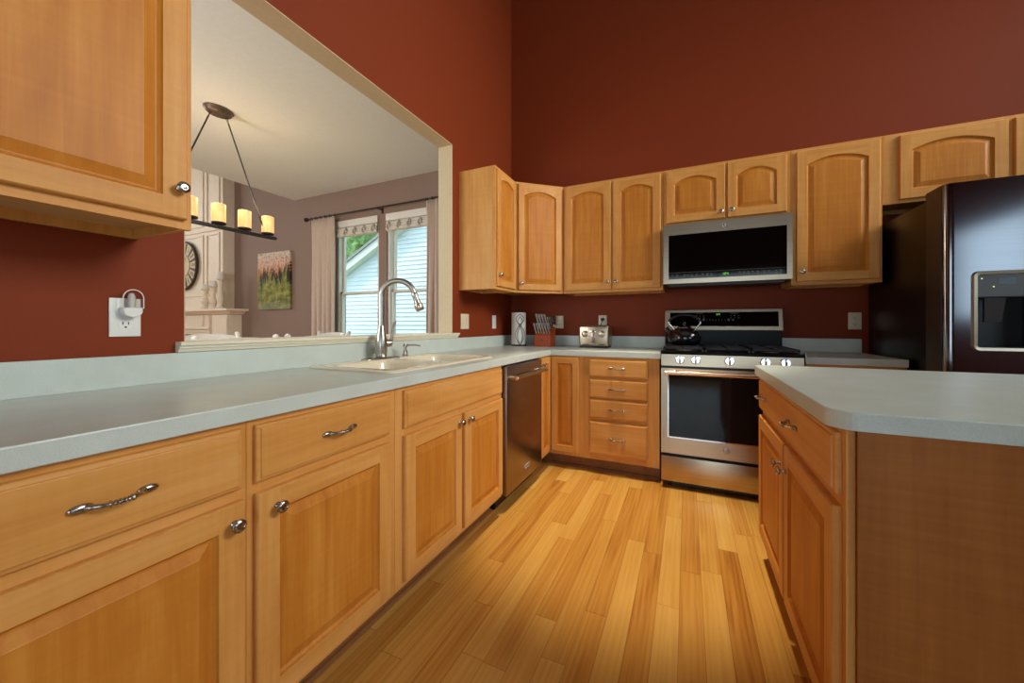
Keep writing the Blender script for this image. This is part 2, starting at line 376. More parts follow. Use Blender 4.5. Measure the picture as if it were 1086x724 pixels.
def struct(name, mb, mats, bevel=0):
    o = mb.build(name, mats, None, bevel=bevel); o['kind'] = 'structure'; return o
def kids(o): return [c for c in bpy.data.objects if c.parent == o]
def dup(root, loc, rz, label, group=None):
    def cp(o, par):
        c = o.copy(); COL.objects.link(c)
        if par: c.parent = par
        for ch in kids(o): cp(ch, c)
        return c
    r = cp(root, None); r.location = loc; r.rotation_euler = (0, 0, rz); r['label'] = label
    if group: r['group'] = group
    return r

# ---------------------------------------------------------------- room shell
RX1, RY0, RH = 4.8, -6.5, 5.0       # kitchen extents
WT = 0.12                            # wall thickness
OY0, OY1, OZ0, OZ1 = -2.722, -1.053, 1.012, 2.466   # pass-through opening
DZ = 2.816; DX = -3.28; LX = -8.0; DY0 = -5.0
m = MB(); m.box(LX, RX1, RY0, 0, -0.05, 0)
struct('floor', m, FLOORM)
m = MB()
m.box(-WT, 0, RY0, OY0, 0, RH, 0); m.box(-WT, 0, OY1, 0, 0, RH, 0)
m.box(-WT, 0, OY0, OY1, 0, OZ0, 0); m.box(-WT, 0, OY0, OY1, OZ1, RH, 0)
struct('wall_left', m, REDW)
# back wall: kitchen part, and the dining part with its two window openings
m = MB(); m.box(0, RX1+WT, 0, 0.16, 0, RH); struct('wall_back', m, REDW)
WINS = [(-2.484, -1.757), (-1.633, -0.906)]; WZ0, WZ1, WM = 0.55, 2.425, 1.51
m = MB()
xs = [LX-WT, WINS[0][0], WINS[0][1], WINS[1][0], WINS[1][1], 0]
m.box(xs[0], xs[1], 0, 0.16, 0, RH); m.box(xs[2], xs[3], 0, 0.16, 0, RH); m.box(xs[4], -0.0, 0, 0.16, 0, RH)
for a, b in WINS: m.box(a, b, 0, 0.16, 0, WZ0); m.box(a, b, 0, 0.16, WZ1, RH)
struct('wall_dining_back', m, TAUPE)
m = MB(); m.box(LX-WT, LX, DY0, 0, 0, RH); struct('wall_living_left', m, TAUPE)
m = MB(); m.box(LX-WT, -WT, DY0-WT, DY0, 0, 0.9+0); m.box(LX-WT, -2.8, DY0-WT, DY0, 0.9, RH); m.box(-0.6, -WT, DY0-WT, DY0, 0.9, RH); m.box(-2.8, -0.6, DY0-WT, DY0, 2.3, RH)
m.v = m.v; struct('wall_dining_rear', m, TAUPE)
# dining side of the shared wall
m = MB(); m.box(-WT-0.006, -WT, DY0, OY0, 0, DZ); m.box(-WT-0.006, -WT, OY1, 0, 0, DZ); m.box(-WT-0.006, -WT, OY0, OY1, 0, OZ0); m.box(-WT-0.006, -WT, OY0, OY1, OZ1, DZ)
struct('wall_dining_side', m, TAUPE)
# right and rear walls, with unseen openings added for the fill lamps
m = MB(); RWY0, RWY1 = -5.5, -3.0
m.box(RX1, RX1+WT, RY0, RWY0, 0, RH); HY0_, HY1_, HZ0_, HZ1_ = -2.6, -0.4, 2.45, 4.05
m.box(RX1, RX1+WT, RWY1, HY0_, 0, RH) if RWY1 < HY0_ else None; m.box(RX1, RX1+WT, HY1_, 0, 0, RH); m.box(RX1, RX1+WT, max(RWY1, HY0_), HY1_, 0, HZ0_); m.box(RX1, RX1+WT, max(RWY1, HY0_), HY1_, HZ1_, RH); m.box(RX1, RX1+WT, RWY0, RWY1, 0, 1.15); m.box(RX1, RX1+WT, RWY0, RWY1, 2.35, RH)
struct('wall_right', m, OFFWALL)
m = MB(); m.box(-WT, 1.0, RY0-WT, RY0, 0, RH); m.box(3.4, RX1+WT, RY0-WT, RY0, 0, RH); m.box(1.0, 3.4, RY0-WT, RY0, 2.25, RH); m.box(1.0, 3.4, RY0-WT, RY0, 0, 0.12)
struct('wall_rear', m, OFFWALL)
m = MB(); m.box(-WT, RX1+WT, RY0-WT, 0.16, RH, RH+0.1); struct('ceiling', m, CEILW)
m = MB(); m.box(DX, -WT, DY0, 0, DZ, DZ+0.25); struct('ceiling_dining', m, CEILW)
m = MB(); m.box(LX-WT, -WT, DY0-WT, 0.16, RH, RH+0.1); struct('ceiling_living', m, CEILW)
# pass-through lining (cream) and its sill
m = MB(); t = 0.004
m.box(-WT-0.002, 0.0015, OY1-t, OY1+0.0005, OZ0, OZ1); m.box(-WT-0.002, -0.002, OY0-0.0005, OY0+t, OZ0, OZ1); m.box(-WT-0.002, 0.0015, OY0, OY1, OZ1-t, OZ1+0.0005)
struct('trim_1', m, JAMB)
prof = [(-0.165, 0), (0.020, 0), (0.024, 0.010), (0.030, 0.014), (0.030, 0.020), (0.040, 0.024), (0.040, 0.036), (-0.165, 0.036)]
m = MB(); ya, yb = -2.748, -1.005
vs = [(a, ya, OZ0-0.002+z) for a, z in prof]; m.prism(vs, (0, OY0+0.004-ya, 0))
m = MB(); m.prism([(a, OY0+0.001, OZ0+z) for a, z in prof], (0, OY1-OY0-0.002, 0))
fr = [(0.001 if a < 0 else a, z) for a, z in prof]
m.prism([(a, ya, OZ0+z) for a, z in fr], (0, OY0+0.001-ya, 0)); m.prism([(a, OY1-0.001, OZ0+z) for a, z in fr], (0, yb-OY1+0.001, 0))
struct('trim_2', m, TRIM)

# windows of the dining room
def window(i, x0, x1):
    par = None
    m = MB(); f = 0.035
    for (a, b, c, d) in ((x0, x0+f, WZ0, WZ1), (x1-f, x1, WZ0, WZ1), (x0, x1, WZ0, WZ0+f), (x0, x1, WZ1-f, WZ1)): m.box(a, b, 0.02, 0.12, c, d)
    o = m.build('window_%d' % i, WHITEPAINT, None, bevel=0.003); o['kind'] = 'structure'
    m = MB(); g = 0.03
    def sash(y, z0, z1):
        for (a, b, c, d) in ((x0+f, x0+f+g, z0, z1), (x1-f-g, x1-f, z0, z1), (x0+f, x1-f, z0, z0+g), (x0+f, x1-f, z1-g, z1)): m.box(a, b, y, y+0.03, c, d)
    sash(0.045, WZ0+f, WM+0.02); sash(0.078, WM-0.015, WZ1-f)
    m.build('sash', WHITEPAINT, o, bevel=0.002)
    m = MB(); m.box(x0+f+g, x1-f-g, 0.058, 0.062, WZ0+f+g, WM-0.01); m.box(x0+f+g, x1-f-g, 0.091, 0.095, WM+0.015, WZ1-f-g); m.build('pane', PANE, o)
    # interior stool and side casing edge
    m = MB(); m.box(x0-0.03, x1+0.03, -0.04, 0.03, WZ0-0.03, WZ0); m.build('window_sill', WHITEPAINT, o, bevel=0.004)
    return o
window(1, *WINS[0]); window(2, *WINS[1])
def winframe(n, axis, a0, a1, z0, z1, pos):
    m = MB(); f = 0.06
    for (a, b, c, d) in ((a0, a0+f, z0, z1), (a1-f, a1, z0, z1), (a0, a1, z0, z0+f), (a0, a1, z1-f, z1), ((a0+a1)/2-0.025, (a0+a1)/2+0.025, z0, z1)):
        if axis == 'y': m.box(pos, pos+0.05, a, b, c, d)
        else: m.box(a, b, pos-0.05, pos, c, d)
    o = m.build(n, WHITEPAINT, None, bevel=0.003); o['kind'] = 'structure'
winframe('window_3', 'y', RWY0, RWY1, 1.15, 2.35, RX1+0.03); winframe('window_6', 'y', HY0_, HY1_, HZ0_, HZ1_, RX1+0.03); winframe('window_4', 'x', 1.0, 3.4, 0.12, 2.25, RY0-0.03); winframe('window_5', 'x', -2.8, -0.6, 0.9, 2.3, DY0-0.03)  # unseen windows added to frame the fill lamps

# ---------------------------------------------------------------- outside the dining windows
m = MB(); m.box(-30, 20, 0.4, 60, -0.6, -0.5); o = struct('ground', m, GRASS)
HY = 6.0
ht = thing('neighbour_house', 'white lap-sided neighbour house gable seen through the dining windows', 'house', (-6, HY, -0.5))
ax_, az_ = -11.8, 1.0; bx_, bz_ = -3.0, 9.2     # rake line filled in below
def rake(x): return RK0[1]+(x-RK0[0])*RKS
RK0 = (-9.17, 2.74); RKS = 0.505
m = MB(); z = -0.5; ch = 0.135
while z < 9.0:
    z1 = z+ch; xl = max(-9.45, RK0[0]+(z1-RK0[1])/RKS); xr = 9.0
    xl0 = max(-9.45, RK0[0]+(z-RK0[1])/RKS)
    if xl < xr: m.prism([(xl0, HY+0.0, z), (xl0, HY-0.028, z), (xl, HY-0.004, z1), (xl, HY+0.0, z1)], (0, 0, 0)) if 0 else m.add(
        [(xl0, HY-0.028, z), (xr, HY-0.028, z), (xr, HY-0.004, z1), (xl, HY-0.004, z1), (xl0, HY, z), (xr, HY, z)], [(0, 1, 2, 3), (4, 5, 1, 0)])
    z = z1
m.build('lap_siding', SIDING, ht)
m = MB(); d = Vector((1, 0, RKS)).normalized(); n_ = Vector((-d.z, 0, d.x))
p0 = Vector((-9.9, HY-0.30, rake(-9.9))); p1 = Vector((4, HY-0.30, rake(4)))
m.prism([p0, p1, p1+n_*0.22, p0+n_*0.22], (0, 0.35, 0)); m.build('rake_board', WHITEPAINT, ht)
m = MB(); m.prism([p0+n_*0.22-Vector((0, .05, 0)), p1+n_*0.22-Vector((0, .05, 0)), p1+n_*0.30-Vector((0, .05, 0)), p0+n_*0.30-Vector((0, .05, 0))], (0, 6, 0)); m.build('roof', ROOFM, ht)
def tree(x, y, h, r, label):
    t_ = thing('tree', label, 'tree', (x, y, -0.5), group='trees behind the neighbour house')
    m = MB(); m.tube([(x, y, -0.5), (x+0.1, y, h*0.35), (x-0.1, y, h*0.7)], [0.25, 0.2, 0.1], 10); m.build('trunk', BARK, t_)
    bm = bmesh.new()
    for i in range(26):
        a = random.uniform(0, 2*PI); rr = r*math.sqrt(random.random())*0.8; zz = random.uniform(h*0.35, h)
        k = bmesh.ops.create_icosphere(bm, subdivisions=3, radius=r*random.uniform(0.3, 0.5))
        for v in k['verts']:
            v.co *= 1+random.uniform(-0.16, 0.16); v.co += Vector((x+math.cos(a)*rr, y+math.sin(a)*rr*0.7, zz))
    MB().frombm(bm).build('crown', LEAVES, t_)
tree(-14.5, 14, 8.5, 2.6, 'leafy green tree left of the neighbour gable, seen in the left window')
tree(-9.8, 17, 7.2, 2.4, 'leafy green tree just above the gable slope in the left window')

# ---------------------------------------------------------------- cabinet parts
def frame_pt(O, U, N):
    O, U, N = Vector(O), Vector(U).normalized(), Vector(N).normalized()
    return lambda u, v, w_: O+U*u+Vector((0, 0, v))+N*w_
FACE_L = ((0.0, 1, 0), (1, 0, 0))    # facing +x: u runs along +y
def door(name, parent, O, U, N, w_, h, wood2, rail=0.056, arch=0.0, t=0.019, label=None):
    """raised panel door; slots: 0 vertical grain, 1 horizontal grain"""
    P = frame_pt(O, U, N); m = MB(); b = 0.004
    top = rail+(arch*1.0)
    def loop(d, ww):
        u0, u1, v0, vs = rail+d, w_-rail-d, rail+d, h-top-d
        pts = [(u0, v0), (u1, v0)]; n = 14 if arch else 1
        for i in range(n+1):
            u = u1+(u0-u1)*i/n; q = (u-w_/2)/((w_-2*rail)/2)
            pts.append((u, vs+(arch*(1-q*q) if arch else 0)))
        return [P(a, c, ww) for a, c in pts], pts
    # outer shell
    def rect(i, ww): return [P(i, i, ww), P(w_-i, i, ww), P(w_-i, h-i, ww), P(i, h-i, ww)]
    vs = rect(0, 0)+rect(0, t-b-0.002)+rect(b*0.5, t-0.002)+rect(b, t)
    fs = [(0, 1, 2, 3)]+[(k*4+i, k*4+(i+1) % 4, k*4+4+(i+1) % 4, k*4+4+i) for k in range(3) for i in range(4)]
    m.add(vs, fs, 0)
    # front of stiles and rails
    m.add([P(b, b, t), P(rail, b, t), P(rail, h-b, t), P(b, h-b, t)], [(0, 1, 2, 3)], 0)
    m.add([P(w_-rail, b, t), P(w_-b, b, t), P(w_-b, h-b, t), P(w_-rail, h-b, t)], [(0, 1, 2, 3)], 0)
    m.add([P(rail, b, t), P(w_-rail, b, t), P(w_-rail, rail, t), P(rail, rail, t)], [(0, 1, 2, 3)], 1)
    L0, p0 = loop(0, t); arc = p0[2:]
    q = [P(a, c, t) for a, c in arc]+[P(a, h-b, t) for a, c in arc]; n = len(arc)
    m.add(q, [(i, i+1, n+i+1, n+i) for i in range(n-1)], 1)
    loops = [L0, loop(0.003, t-0.006)[0], loop(0.009, t-0.011)[0], loop(0.013, t-0.011)[0], loop(0.036, t-0.003)[0], loop(0.038, t-0.002)[0]]
    n = len(L0); vs = sum(loops, []); fs = [(k*n+i, k*n+(i+1) % n, (k+1)*n+(i+1) % n, (k+1)*n+i) for k in range(len(loops)-1) for i in range(n)]
    m.add(vs, fs, 2); m.add(loops[-1], [tuple(range(n))], 2)
    o = m.build(name, [W_V, wood2, W_P], parent)
    if label: o['label'] = label
    return o
def slab(name, parent, O, U, N, w_, h, wood2, t=0.019):
    P = frame_pt(O, U, N); m = MB()
    def rect(i, ww): return [P(i, i, ww), P(w_-i, i, ww), P(w_-i, h-i, ww), P(i, h-i, ww)]
    R = [rect(0, 0), rect(0, t-0.009), rect(0.002, t-0.006), rect(0.009, t-0.004), rect(0.010, t-0.001), rect(0.012, t)]
    fs = [(0, 1, 2, 3)]+[(k*4+i, k*4+(i+1) % 4, k*4+4+(i+1) % 4, k*4+4+i) for k in range(5) for i in range(4)]+[(20, 21, 22, 23)]
    m.add(sum(R, []), fs, 0); return m.build(name, wood2, parent)
def knob(parent, p, N, r=0.0155):
    N = Vector(N).normalized(); m = MB()
    m.lathe([(0.0085, 0), (0.0085, 0.003), (0.0055, 0.006), (0.005, 0.013), (0.008, 0.017), (r, 0.021), (r, 0.0245), (r*0.8, 0.0275), (r*0.55, 0.0285), (r*0.5, 0.0275), (r*0.25, 0.0275), (0.0003, 0.0285)], p, N, 22)
    o = m.build('knob', PEWTER, parent); return o
def pull(parent, c, A, N, L=0.080):
    """bow pull with leaf ends and a twisted middle"""
    c, A, N = Vector(c), Vector(A).normalized(), Vector(N).normalized(); m = MB(); pts = []; rr = []
    n = 44
    for i in range(n+1):
        s = i/n*2-1; a = s*L/2; out = 0.006+0.022*(1-abs(s)**2.6)
        pts.append(c+A*a+N*out+Vector((0, 0, 0)))
        e = abs(s)
        r = 0.0042
        if e < 0.34: r = 0.0046+0.0011*math.sin(i*1.9)
        elif e < 0.44: r = 0.0064
        elif e > 0.86: r = 0.0056
        rr.append(r)
    m.tube(pts, rr, 10)
    T = Vector((0, 0, 1))
    for sgn in (-1, 1):
        cc = c+A*(sgn*L/2)+N*0.004; k = len(m.v); m.ball((0, 0, 0), 1.0, n=14)
        for i in range(k, len(m.v)):
            p = m.v[i]; m.v[i] = tuple(cc+A*(p[0]*0.017+sgn*0.006)+T*(p[1]*0.0085)+N*(p[2]*0.006))
    return m.build('pull_handle', PEWTER, parent)
X_, Y_, NY, PX_, NX = (1, 0, 0), (0, 1, 0), (0, -1, 0), (1, 0, 0), (-1, 0, 0)
KZ = 0.105; CBZ = 0.872; CTZ = 0.914; FX = 0.617; FD = FX        # base cabinets: face frame plane
DT, DB_, WTP, WBT = 0.683, 0.128, 0.855, 0.711                   # door top/bottom, drawer top/bottom

def base_box(parent, face, a0, a1, depth0=0.02, wood2=None, kick=True, kmat=None):
    """carcass + face frame of a base cabinet. face 'L': faces +x, a = y range; 'B': faces -y, a = x range"""
    m = MB(); g = 0.0006
    if face == 'L': m.box(depth0, FX-0.004, a0+g, a1-g, KZ, CBZ-0.001, 0)
    else: m.box(a0+g, a1-g, -FX+0.004, -depth0, KZ, CBZ-0.001, 0)
    m.build('cabinet_box', W_V, parent)
    return
def face_frame(parent, face, a0, a1, stiles, rails, z0=KZ, z1=CBZ-0.001, plane=None, proud=0.004):
    """stiles: list of (a,b) ranges; rails: list of (z0,z1)"""
    pl = (FX if face == 'L' else -FX) if plane is None else plane; m = MB(); g = 0.0006
    m2 = []
    for a, b in stiles: m2.append((max(a, a0+g), min(b, a1-g), z0, z1, 0))
    st = sorted([(max(a, a0+g), min(b, a1-g)) for a, b in stiles])
    for (ra, rb) in rails:
        for i in range(len(st)-1): m2.append((st[i][1], st[i+1][0], ra, rb, 1))
    for a, b, c, d, k in m2:
        if face == 'L': m.box(pl-proud, pl, a, b, c, d, k)
        elif face == 'B': m.box(a, b, pl, pl+proud, c, d, k)
        elif face == 'I': m.box(pl, pl+proud, a, b, c, d, k)
    m.build('face_frame', [W_V, W_Y if face in 'LI' else W_X], parent)
def kick(parent, face, a0, a1, d=0.075):
    m = MB(); g = 0.0006; p = FX-d
    if face == 'L':
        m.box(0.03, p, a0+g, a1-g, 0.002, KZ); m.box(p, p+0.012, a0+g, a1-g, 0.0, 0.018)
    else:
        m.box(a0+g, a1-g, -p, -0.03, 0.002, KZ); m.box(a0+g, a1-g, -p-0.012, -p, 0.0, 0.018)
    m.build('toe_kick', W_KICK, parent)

def left_cab(label, y0, y1, fronts):
    t_ = thing('base_cabinet', label, 'cabinet', (0.02, (y0+y1)/2, 0), group='maple base cabinets under the left counter')
    base_box(t_, 'L', y0, y1); kick(t_, 'L', y0, y1); return t_
def pairs(face): return (Y_, PX_, W_Y) if face == 'L' else (X_, NY, W_X)
def put_door(t_, face, a0, a1, z0, z1, kn=None, arch=0, plane=None, **k):
    U, N, w2 = pairs(face); pl = (FX if face == 'L' else -FX) if plane is None else plane
    O = (pl, a0, z0) if face == 'L' else (a0, pl, z0)
    d = door('door', t_, O, U, N, a1-a0, z1-z0, w2, arch=arch, **k)
    if kn:
        p = (pl+0.019, kn[0], kn[1]) if face == 'L' else (kn[0], pl-0.019, kn[1]); knob(d, p, N)
    return d
def put_drawer(t_, face, a0, a1, z0, z1, pulls=(), plane=None, name='drawer'):
    U, N, w2 = pairs(face); pl = (FX if face == 'L' else -FX) if plane is None else plane
    O = (pl, a0, z0) if face == 'L' else (a0, pl, z0)
    d = slab(name, t_, O, U, N, a1-a0, z1-z0, w2)
    for c in pulls:
        p = (pl+0.019, c, (z0+z1)/2) if face == 'L' else (c, pl-0.019, (z0+z1)/2); pull(d, p, U, N)
    return d

# left run
Y1, Y2, Y3, Y4 = -3.45, -2.872, -2.350, -1.462
t_ = left_cab('maple base cabinet with one drawer and one door, nearest the camera at the lower left', Y1, Y2, 0)
face_frame(t_, 'L', Y1, Y2, [(Y1, Y1+0.035), (Y2-0.020, Y2)], [(KZ, DB_+0.012), (DT-0.014, WBT+0.014), (WTP-0.014, CBZ-0.001)])
put_drawer(t_, 'L', Y1+0.022, -2.888, WBT, WTP, [-3.113]); put_door(t_, 'L', Y1+0.022, -2.885, DB_, DT, (-2.910, 0.637))
t_ = left_cab('maple base cabinet with one drawer over one door, directly left of the sink cabinet', Y2, Y3, 0)
face_frame(t_, 'L', Y2, Y3, [(Y2, Y2+0.030), (Y3-0.045, Y3)], [(KZ, DB_+0.012), (DT-0.014, WBT+0.014), (WTP-0.014, CBZ-0.001)])
put_drawer(t_, 'L', -2.855, -2.388, WBT, WTP, [-2.610]); put_door(t_, 'L', -2.855, -2.388, DB_, DT, (-2.805, 0.637))
t_ = thing('base_cabinet', 'wide maple sink cabinet with a false drawer panel over two doors', 'cabinet', (0.02, (Y3+Y4)/2, 0), group='maple base cabinets under the left counter')
m = MB(); a_, b_ = Y3+0.0006, Y4-0.0006
m.box(0.02, FX-0.004, a_, a_+0.016, KZ, CBZ-0.001); m.box(0.02, FX-0.004, b_-0.016, b_, KZ, CBZ-0.001); m.box(0.02, FX-0.004, a_+0.016, b_-0.016, KZ, KZ+0.016); m.box(0.02, 0.03, a_+0.016, b_-0.016, KZ+0.016, CBZ-0.001); m.box(FX-0.012, FX-0.004, a_+0.016, b_-0.016, KZ+0.016, CBZ-0.001)
m.build('cabinet_box', W_V, t_); kick(t_, 'L', Y3, Y4)
face_frame(t_, 'L', Y3, Y4, [(Y3, Y3+0.05), (-1.915, -1.880), (Y4-0.035, Y4)], [(KZ, DB_+0.012), (DT-0.014, WBT+0.014), (WTP-0.014, CBZ-0.001)])
put_drawer(t_, 'L', -2.309, -1.478, WBT, WTP, name='false_drawer_front')
put_door(t_, 'L', -2.309, -1.912, DB_, DT, (-1.935, 0.648)); put_door(t_, 'L', -1.886, -1.478, DB_, DT, (-1.850, 0.648))

# dishwasher
D0, D1 = -1.452, -0.852
t_ = thing('dishwasher', 'dark stainless dishwasher with a bar handle, between the sink cabinet and the corner', 'dishwasher', (0.02, (D0+D1)/2, 0))
m = MB(); m.box(0.03, 0.600, D0+0.006, D1-0.006, 0.09, CBZ-0.004); m.build('tub', BLACK, t_)
m = MB(); m.rbox(0.602, 0.645, D0+0.006, D1-0.004, 0.098, CBZ-0.010, 0.006); dr = m.build('door', STEELD, t_)
m = MB(); hz = 0.793
m.tube([(0.692, D0+0.045+i*(D1-D0-0.09)/10, hz) for i in range(11)], 0.0135, 16)
for yy in (D0+0.045, D1-0.045): m.cyl((0.645, yy, hz), (0.690, yy, hz), 0.011, 14)
h_ = m.build('door_handle', STEEL, dr)
for yy, s_ in ((D0+0.045, -1), (D1-0.045, 1)):
    m = MB(); m.lathe([(0.0155, 0), (0.0155, 0.006), (0.012, 0.008), (0.006, 0.008), (0.0055, 0.0065), (0.0003, 0.0065)], (0.692, yy, hz), (0, s_, 0), 18); m.build('end_cap', HANDLE, h_)
m = MB(); m.rbox(0.6445, 0.648, -1.175, -1.095, 0.168, 0.196, 0.002); bd = m.build('badge', BADGE, dr)
m = MB()
for i in range(9):
    yy = -1.168+i*0.0075; m.box(0.648, 0.6484, yy, yy+0.0045, 0.176, 0.188)
m.build('badge_lettering', GREYT, bd)
m = MB(); m.box(0.05, 0.560, D0+0.01, D1-0.01, 0.004, 0.088); m.box(0.560, 0.566, D0+0.01, D1-0.01, 0.01, 0.09); m.build('kick_plate', BLACK, t_)

# corner cabinet (L shaped, two doors that meet in the corner)
t_ = thing('corner_cabinet', 'L-shaped maple corner base cabinet with two narrow doors meeting in the corner', 'cabinet', (0.3, -0.4, 0))
CB1 = 0.895
m = MB(); m.box(0.02, FX-0.006, D1+0.004, -0.02, KZ, CBZ-0.001); m.box(FX-0.006, CB1-0.001, -FX+0.006, -0.02, KZ, CBZ-0.001); m.build('cabinet_box', W_V, t_)
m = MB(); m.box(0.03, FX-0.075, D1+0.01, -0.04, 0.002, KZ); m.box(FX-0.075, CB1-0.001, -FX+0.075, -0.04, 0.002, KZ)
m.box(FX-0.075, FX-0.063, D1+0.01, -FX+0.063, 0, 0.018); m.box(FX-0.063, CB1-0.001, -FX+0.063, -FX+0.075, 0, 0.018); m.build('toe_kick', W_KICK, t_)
m = MB()
m.box(FX-0.006, FX, D1+0.004, D1+0.02, KZ, CBZ-0.001); m.box(FX-0.006, FX, D1+0.02, -FX+0.001, WTP-0.004, CBZ-0.001); m.box(FX-0.006, FX, D1+0.02, -FX+0.001, KZ, DB_+0.01)
m.box(CB1-0.04, CB1-0.001, -FX, -FX+0.006, KZ, CBZ-0.001); m.box(FX, CB1-0.04, -FX, -FX+0.006, WTP-0.004, CBZ-0.001); m.box(FX, CB1-0.04, -FX, -FX+0.006, KZ, DB_+0.01)
m.build('face_frame', W_V, t_)
put_door(t_, 'L', D1+0.012, -FX-0.022, DB_+0.005, WTP+0.005, (D1+0.035, 0.815), rail=0.046)
put_door(t_, 'B', FX+0.022, 0.856, DB_+0.005, WTP+0.005, None, rail=0.046)
# drawer stack
E0, E1 = CB1, 1.430
t_ = thing('drawer_cabinet', 'maple base cabinet with a stack of four drawers, left of the range', 'cabinet', (1.16, -0.3, 0))
base_box(t_, 'B', E0, E1); kick(t_, 'B', E0, E1)
ZD = [(0.723, 0.855), (0.568, 0.706), (0.417, 0.556), (0.150, 0.392)]
face_frame(t_, 'B', E0, E1, [(E0, E0+0.05), (E1-0.085, E1)], [(KZ, 0.162), (0.382, 0.43), (0.546, 0.578), (0.695, 0.735), (0.845, CBZ-0.001)])
for a, b in ZD: put_drawer(t_, 'B', 0.937, 1.352, a, b, [1.140])
# short base cabinet right of the range
G0, G1 = 2.247, 2.712
t_ = thing('base_cabinet', 'short maple base cabinet between the range and the fridge, mostly behind the island', 'cabinet', (2.48, -0.3, 0))
base_box(t_, 'B', G0, G1); kick(t_, 'B', G0, G1)
face_frame(t_, 'B', G0, G1, [(G0, G0+0.04), (G1-0.04, G1)], [(KZ, DB_+0.012), (DT-0.014, WBT+0.014), (WTP-0.014, CBZ-0.001)])
put_drawer(t_, 'B', G0+0.025, G1-0.025, WBT, WTP-0.012, [(G0+G1)/2]); put_door(t_, 'B', G0+0.025, G1-0.025, DB_, DT, (G0+0.06, 0.64))

# ---------------------------------------------------------------- countertops
SX0, SX1, SY0, SY1 = 0.055, 0.560, -2.305, -1.425     # sink rim
cx0, cx1, cy0, cy1 = SX0+0.03, SX1-0.03, SY0+0.03, SY1-0.03
ct = thing('countertop', 'pale speckled laminate countertop running along the left wall and round the corner', 'countertop', (0.3, -1.5, CBZ))
m = MB(); yl = -3.45; xr = 1.437; N0 = 0.612; z0, z1 = CBZ, CTZ
m.box(0.001, N0, yl, cy0, z0, z1); m.box(0.001, cx0, cy0, cy1, z0, z1); m.box(cx1, N0, cy0, cy1, z0, z1); m.box(0.001, N0, cy1, -0.001, z0, z1)
m.box(N0, xr, -N0, -0.001, z0, z1)
nose = [(0, z0), (0.022, z0), (0.0235, z0+0.002), (0.0235, z1-0.003), (0.0225, z1-0.0008), (0.021, z1), (0, z1)]
m.sweep(nose, [(N0, yl), (N0, -N0), (xr, -N0)])
m.build('worktop', LAM, ct)
BSZ = 1.010
m = MB(); m.box(0.001, 0.019, yl, -0.019, z1, BSZ); m.box(0.001, xr, -0.019, -0.001, z1, BSZ)
for (a, b, c, d) in ((0.019, 0.024, yl, -0.024),): m.box(a, b, c, d, z1, z1+0.005)
m.box(0.024, xr, -0.024, -0.019, z1, z1+0.005)
m.build('backsplash', LAM, ct, bevel=0.002)
ct2 = thing('countertop', 'short piece of speckled laminate countertop between the range and the fridge', 'countertop', (2.48, -0.3, CBZ))
m = MB(); m.box(2.2475, 2.712, -N0, -0.001, z0, z1); m.sweep(nose, [(2.2475, -N0), (2.712, -N0)]); m.build('worktop', LAM, ct2)
m = MB(); m.box(2.2475, 2.712, -0.019, -0.001, z1, BSZ); m.build('backsplash', LAM, ct2, bevel=0.002)

# ---------------------------------------------------------------- sink, faucet, soap pump
sk = thing('kitchen_sink', 'cream double-bowl drop-in sink set into the left countertop', 'sink', (0.31, -1.77, CTZ))
def rrect(x0, x1, y0, y1, r, z, n=6):
    pts = []
    for cx, cy, a in ((x1-r, y1-r, 0), (x0+r, y1-r, 90), (x0+r, y0+r, 180), (x1-r, y0+r, 270)):
        for i in range(n+1):
            an = math.radians(a+90*i/n); pts.append((cx+r*math.cos(an), cy+r*math.sin(an), z))
    return pts
m = MB(); zr = CTZ+0.011
bm = bmesh.new()
def ring(pts): return [bm.verts.new(p) for p in pts]
outer = [rrect(SX0, SX1, SY0, SY1, 0.05, CTZ+0.0005), rrect(SX0+0.001, SX1-0.001, SY0+0.001, SY1-0.001, 0.05, CTZ+0.006), rrect(SX0+0.008, SX1-0.008, SY0+0.008, SY1-0.008, 0.045, zr), rrect(SX0+0.02, SX1-0.02, SY0+0.02, SY1-0.02, 0.04, zr)]
R = [ring(p) for p in outer]
for a, b in zip(R, R[1:]):
    for i in range(len(a)): bm.faces.new((a[i], a[(i+1) % len(a)], b[(i+1) % len(b)], b[i]))
bowls = [(0.150, SX1-0.035, SY0+0.050, -1.895), (0.150, SX1-0.035, -1.845, SY1-0.045)]
edges = []
def eds(r): return [bm.edges.get((r[i], r[(i+1) % len(r)])) or bm.edges.new((r[i], r[(i+1) % len(r)])) for i in range(len(r))]
edges += eds(R[-1])
for bx in bowls:
    prev = None
    for ins, zz, rad in ((0, zr, 0.06), (0.006, zr-0.004, 0.058), (0.012, zr-0.02, 0.055), (0.03, CTZ-0.14, 0.05), (0.06, CTZ-0.165, 0.04)):
        r = ring(rrect(bx[0]+ins, bx[1]-ins, bx[2]+ins, bx[3]-ins, rad, zz))
        if prev is None: edges += eds(r)
        else:
            for i in range(len(r)): bm.faces.new((prev[i], prev[(i+1) % len(r)], r[(i+1) % len(r)], r[i]))
        prev = r
    bm.faces.new(prev)
bmesh.ops.triangle_fill(bm, use_beauty=True, use_dissolve=False, edges=edges)
m.frombm(bm, 0, True); m.build('basin', CREAM, sk)
for bx in bowls:
    m = MB(); c = ((bx[0]+bx[1])/2, (bx[2]+bx[3])/2, CTZ-0.1648); m.lathe([(0.045, 0), (0.045, 0.002), (0.032, 0.003), (0.028, -0.002+0.003), (0.0003, 0.001)], c, (0, 0, 1), 24); m.build('drain', CHROME, sk)
FXc, FY = 0.103, -1.885
fc = thing('kitchen_faucet', 'brushed nickel gooseneck pull-down faucet behind the sink', 'faucet', (FXc, FY, zr))
m = MB(); m.frombm(bmesh.new()); 
bm = bmesh.new(); rings = []
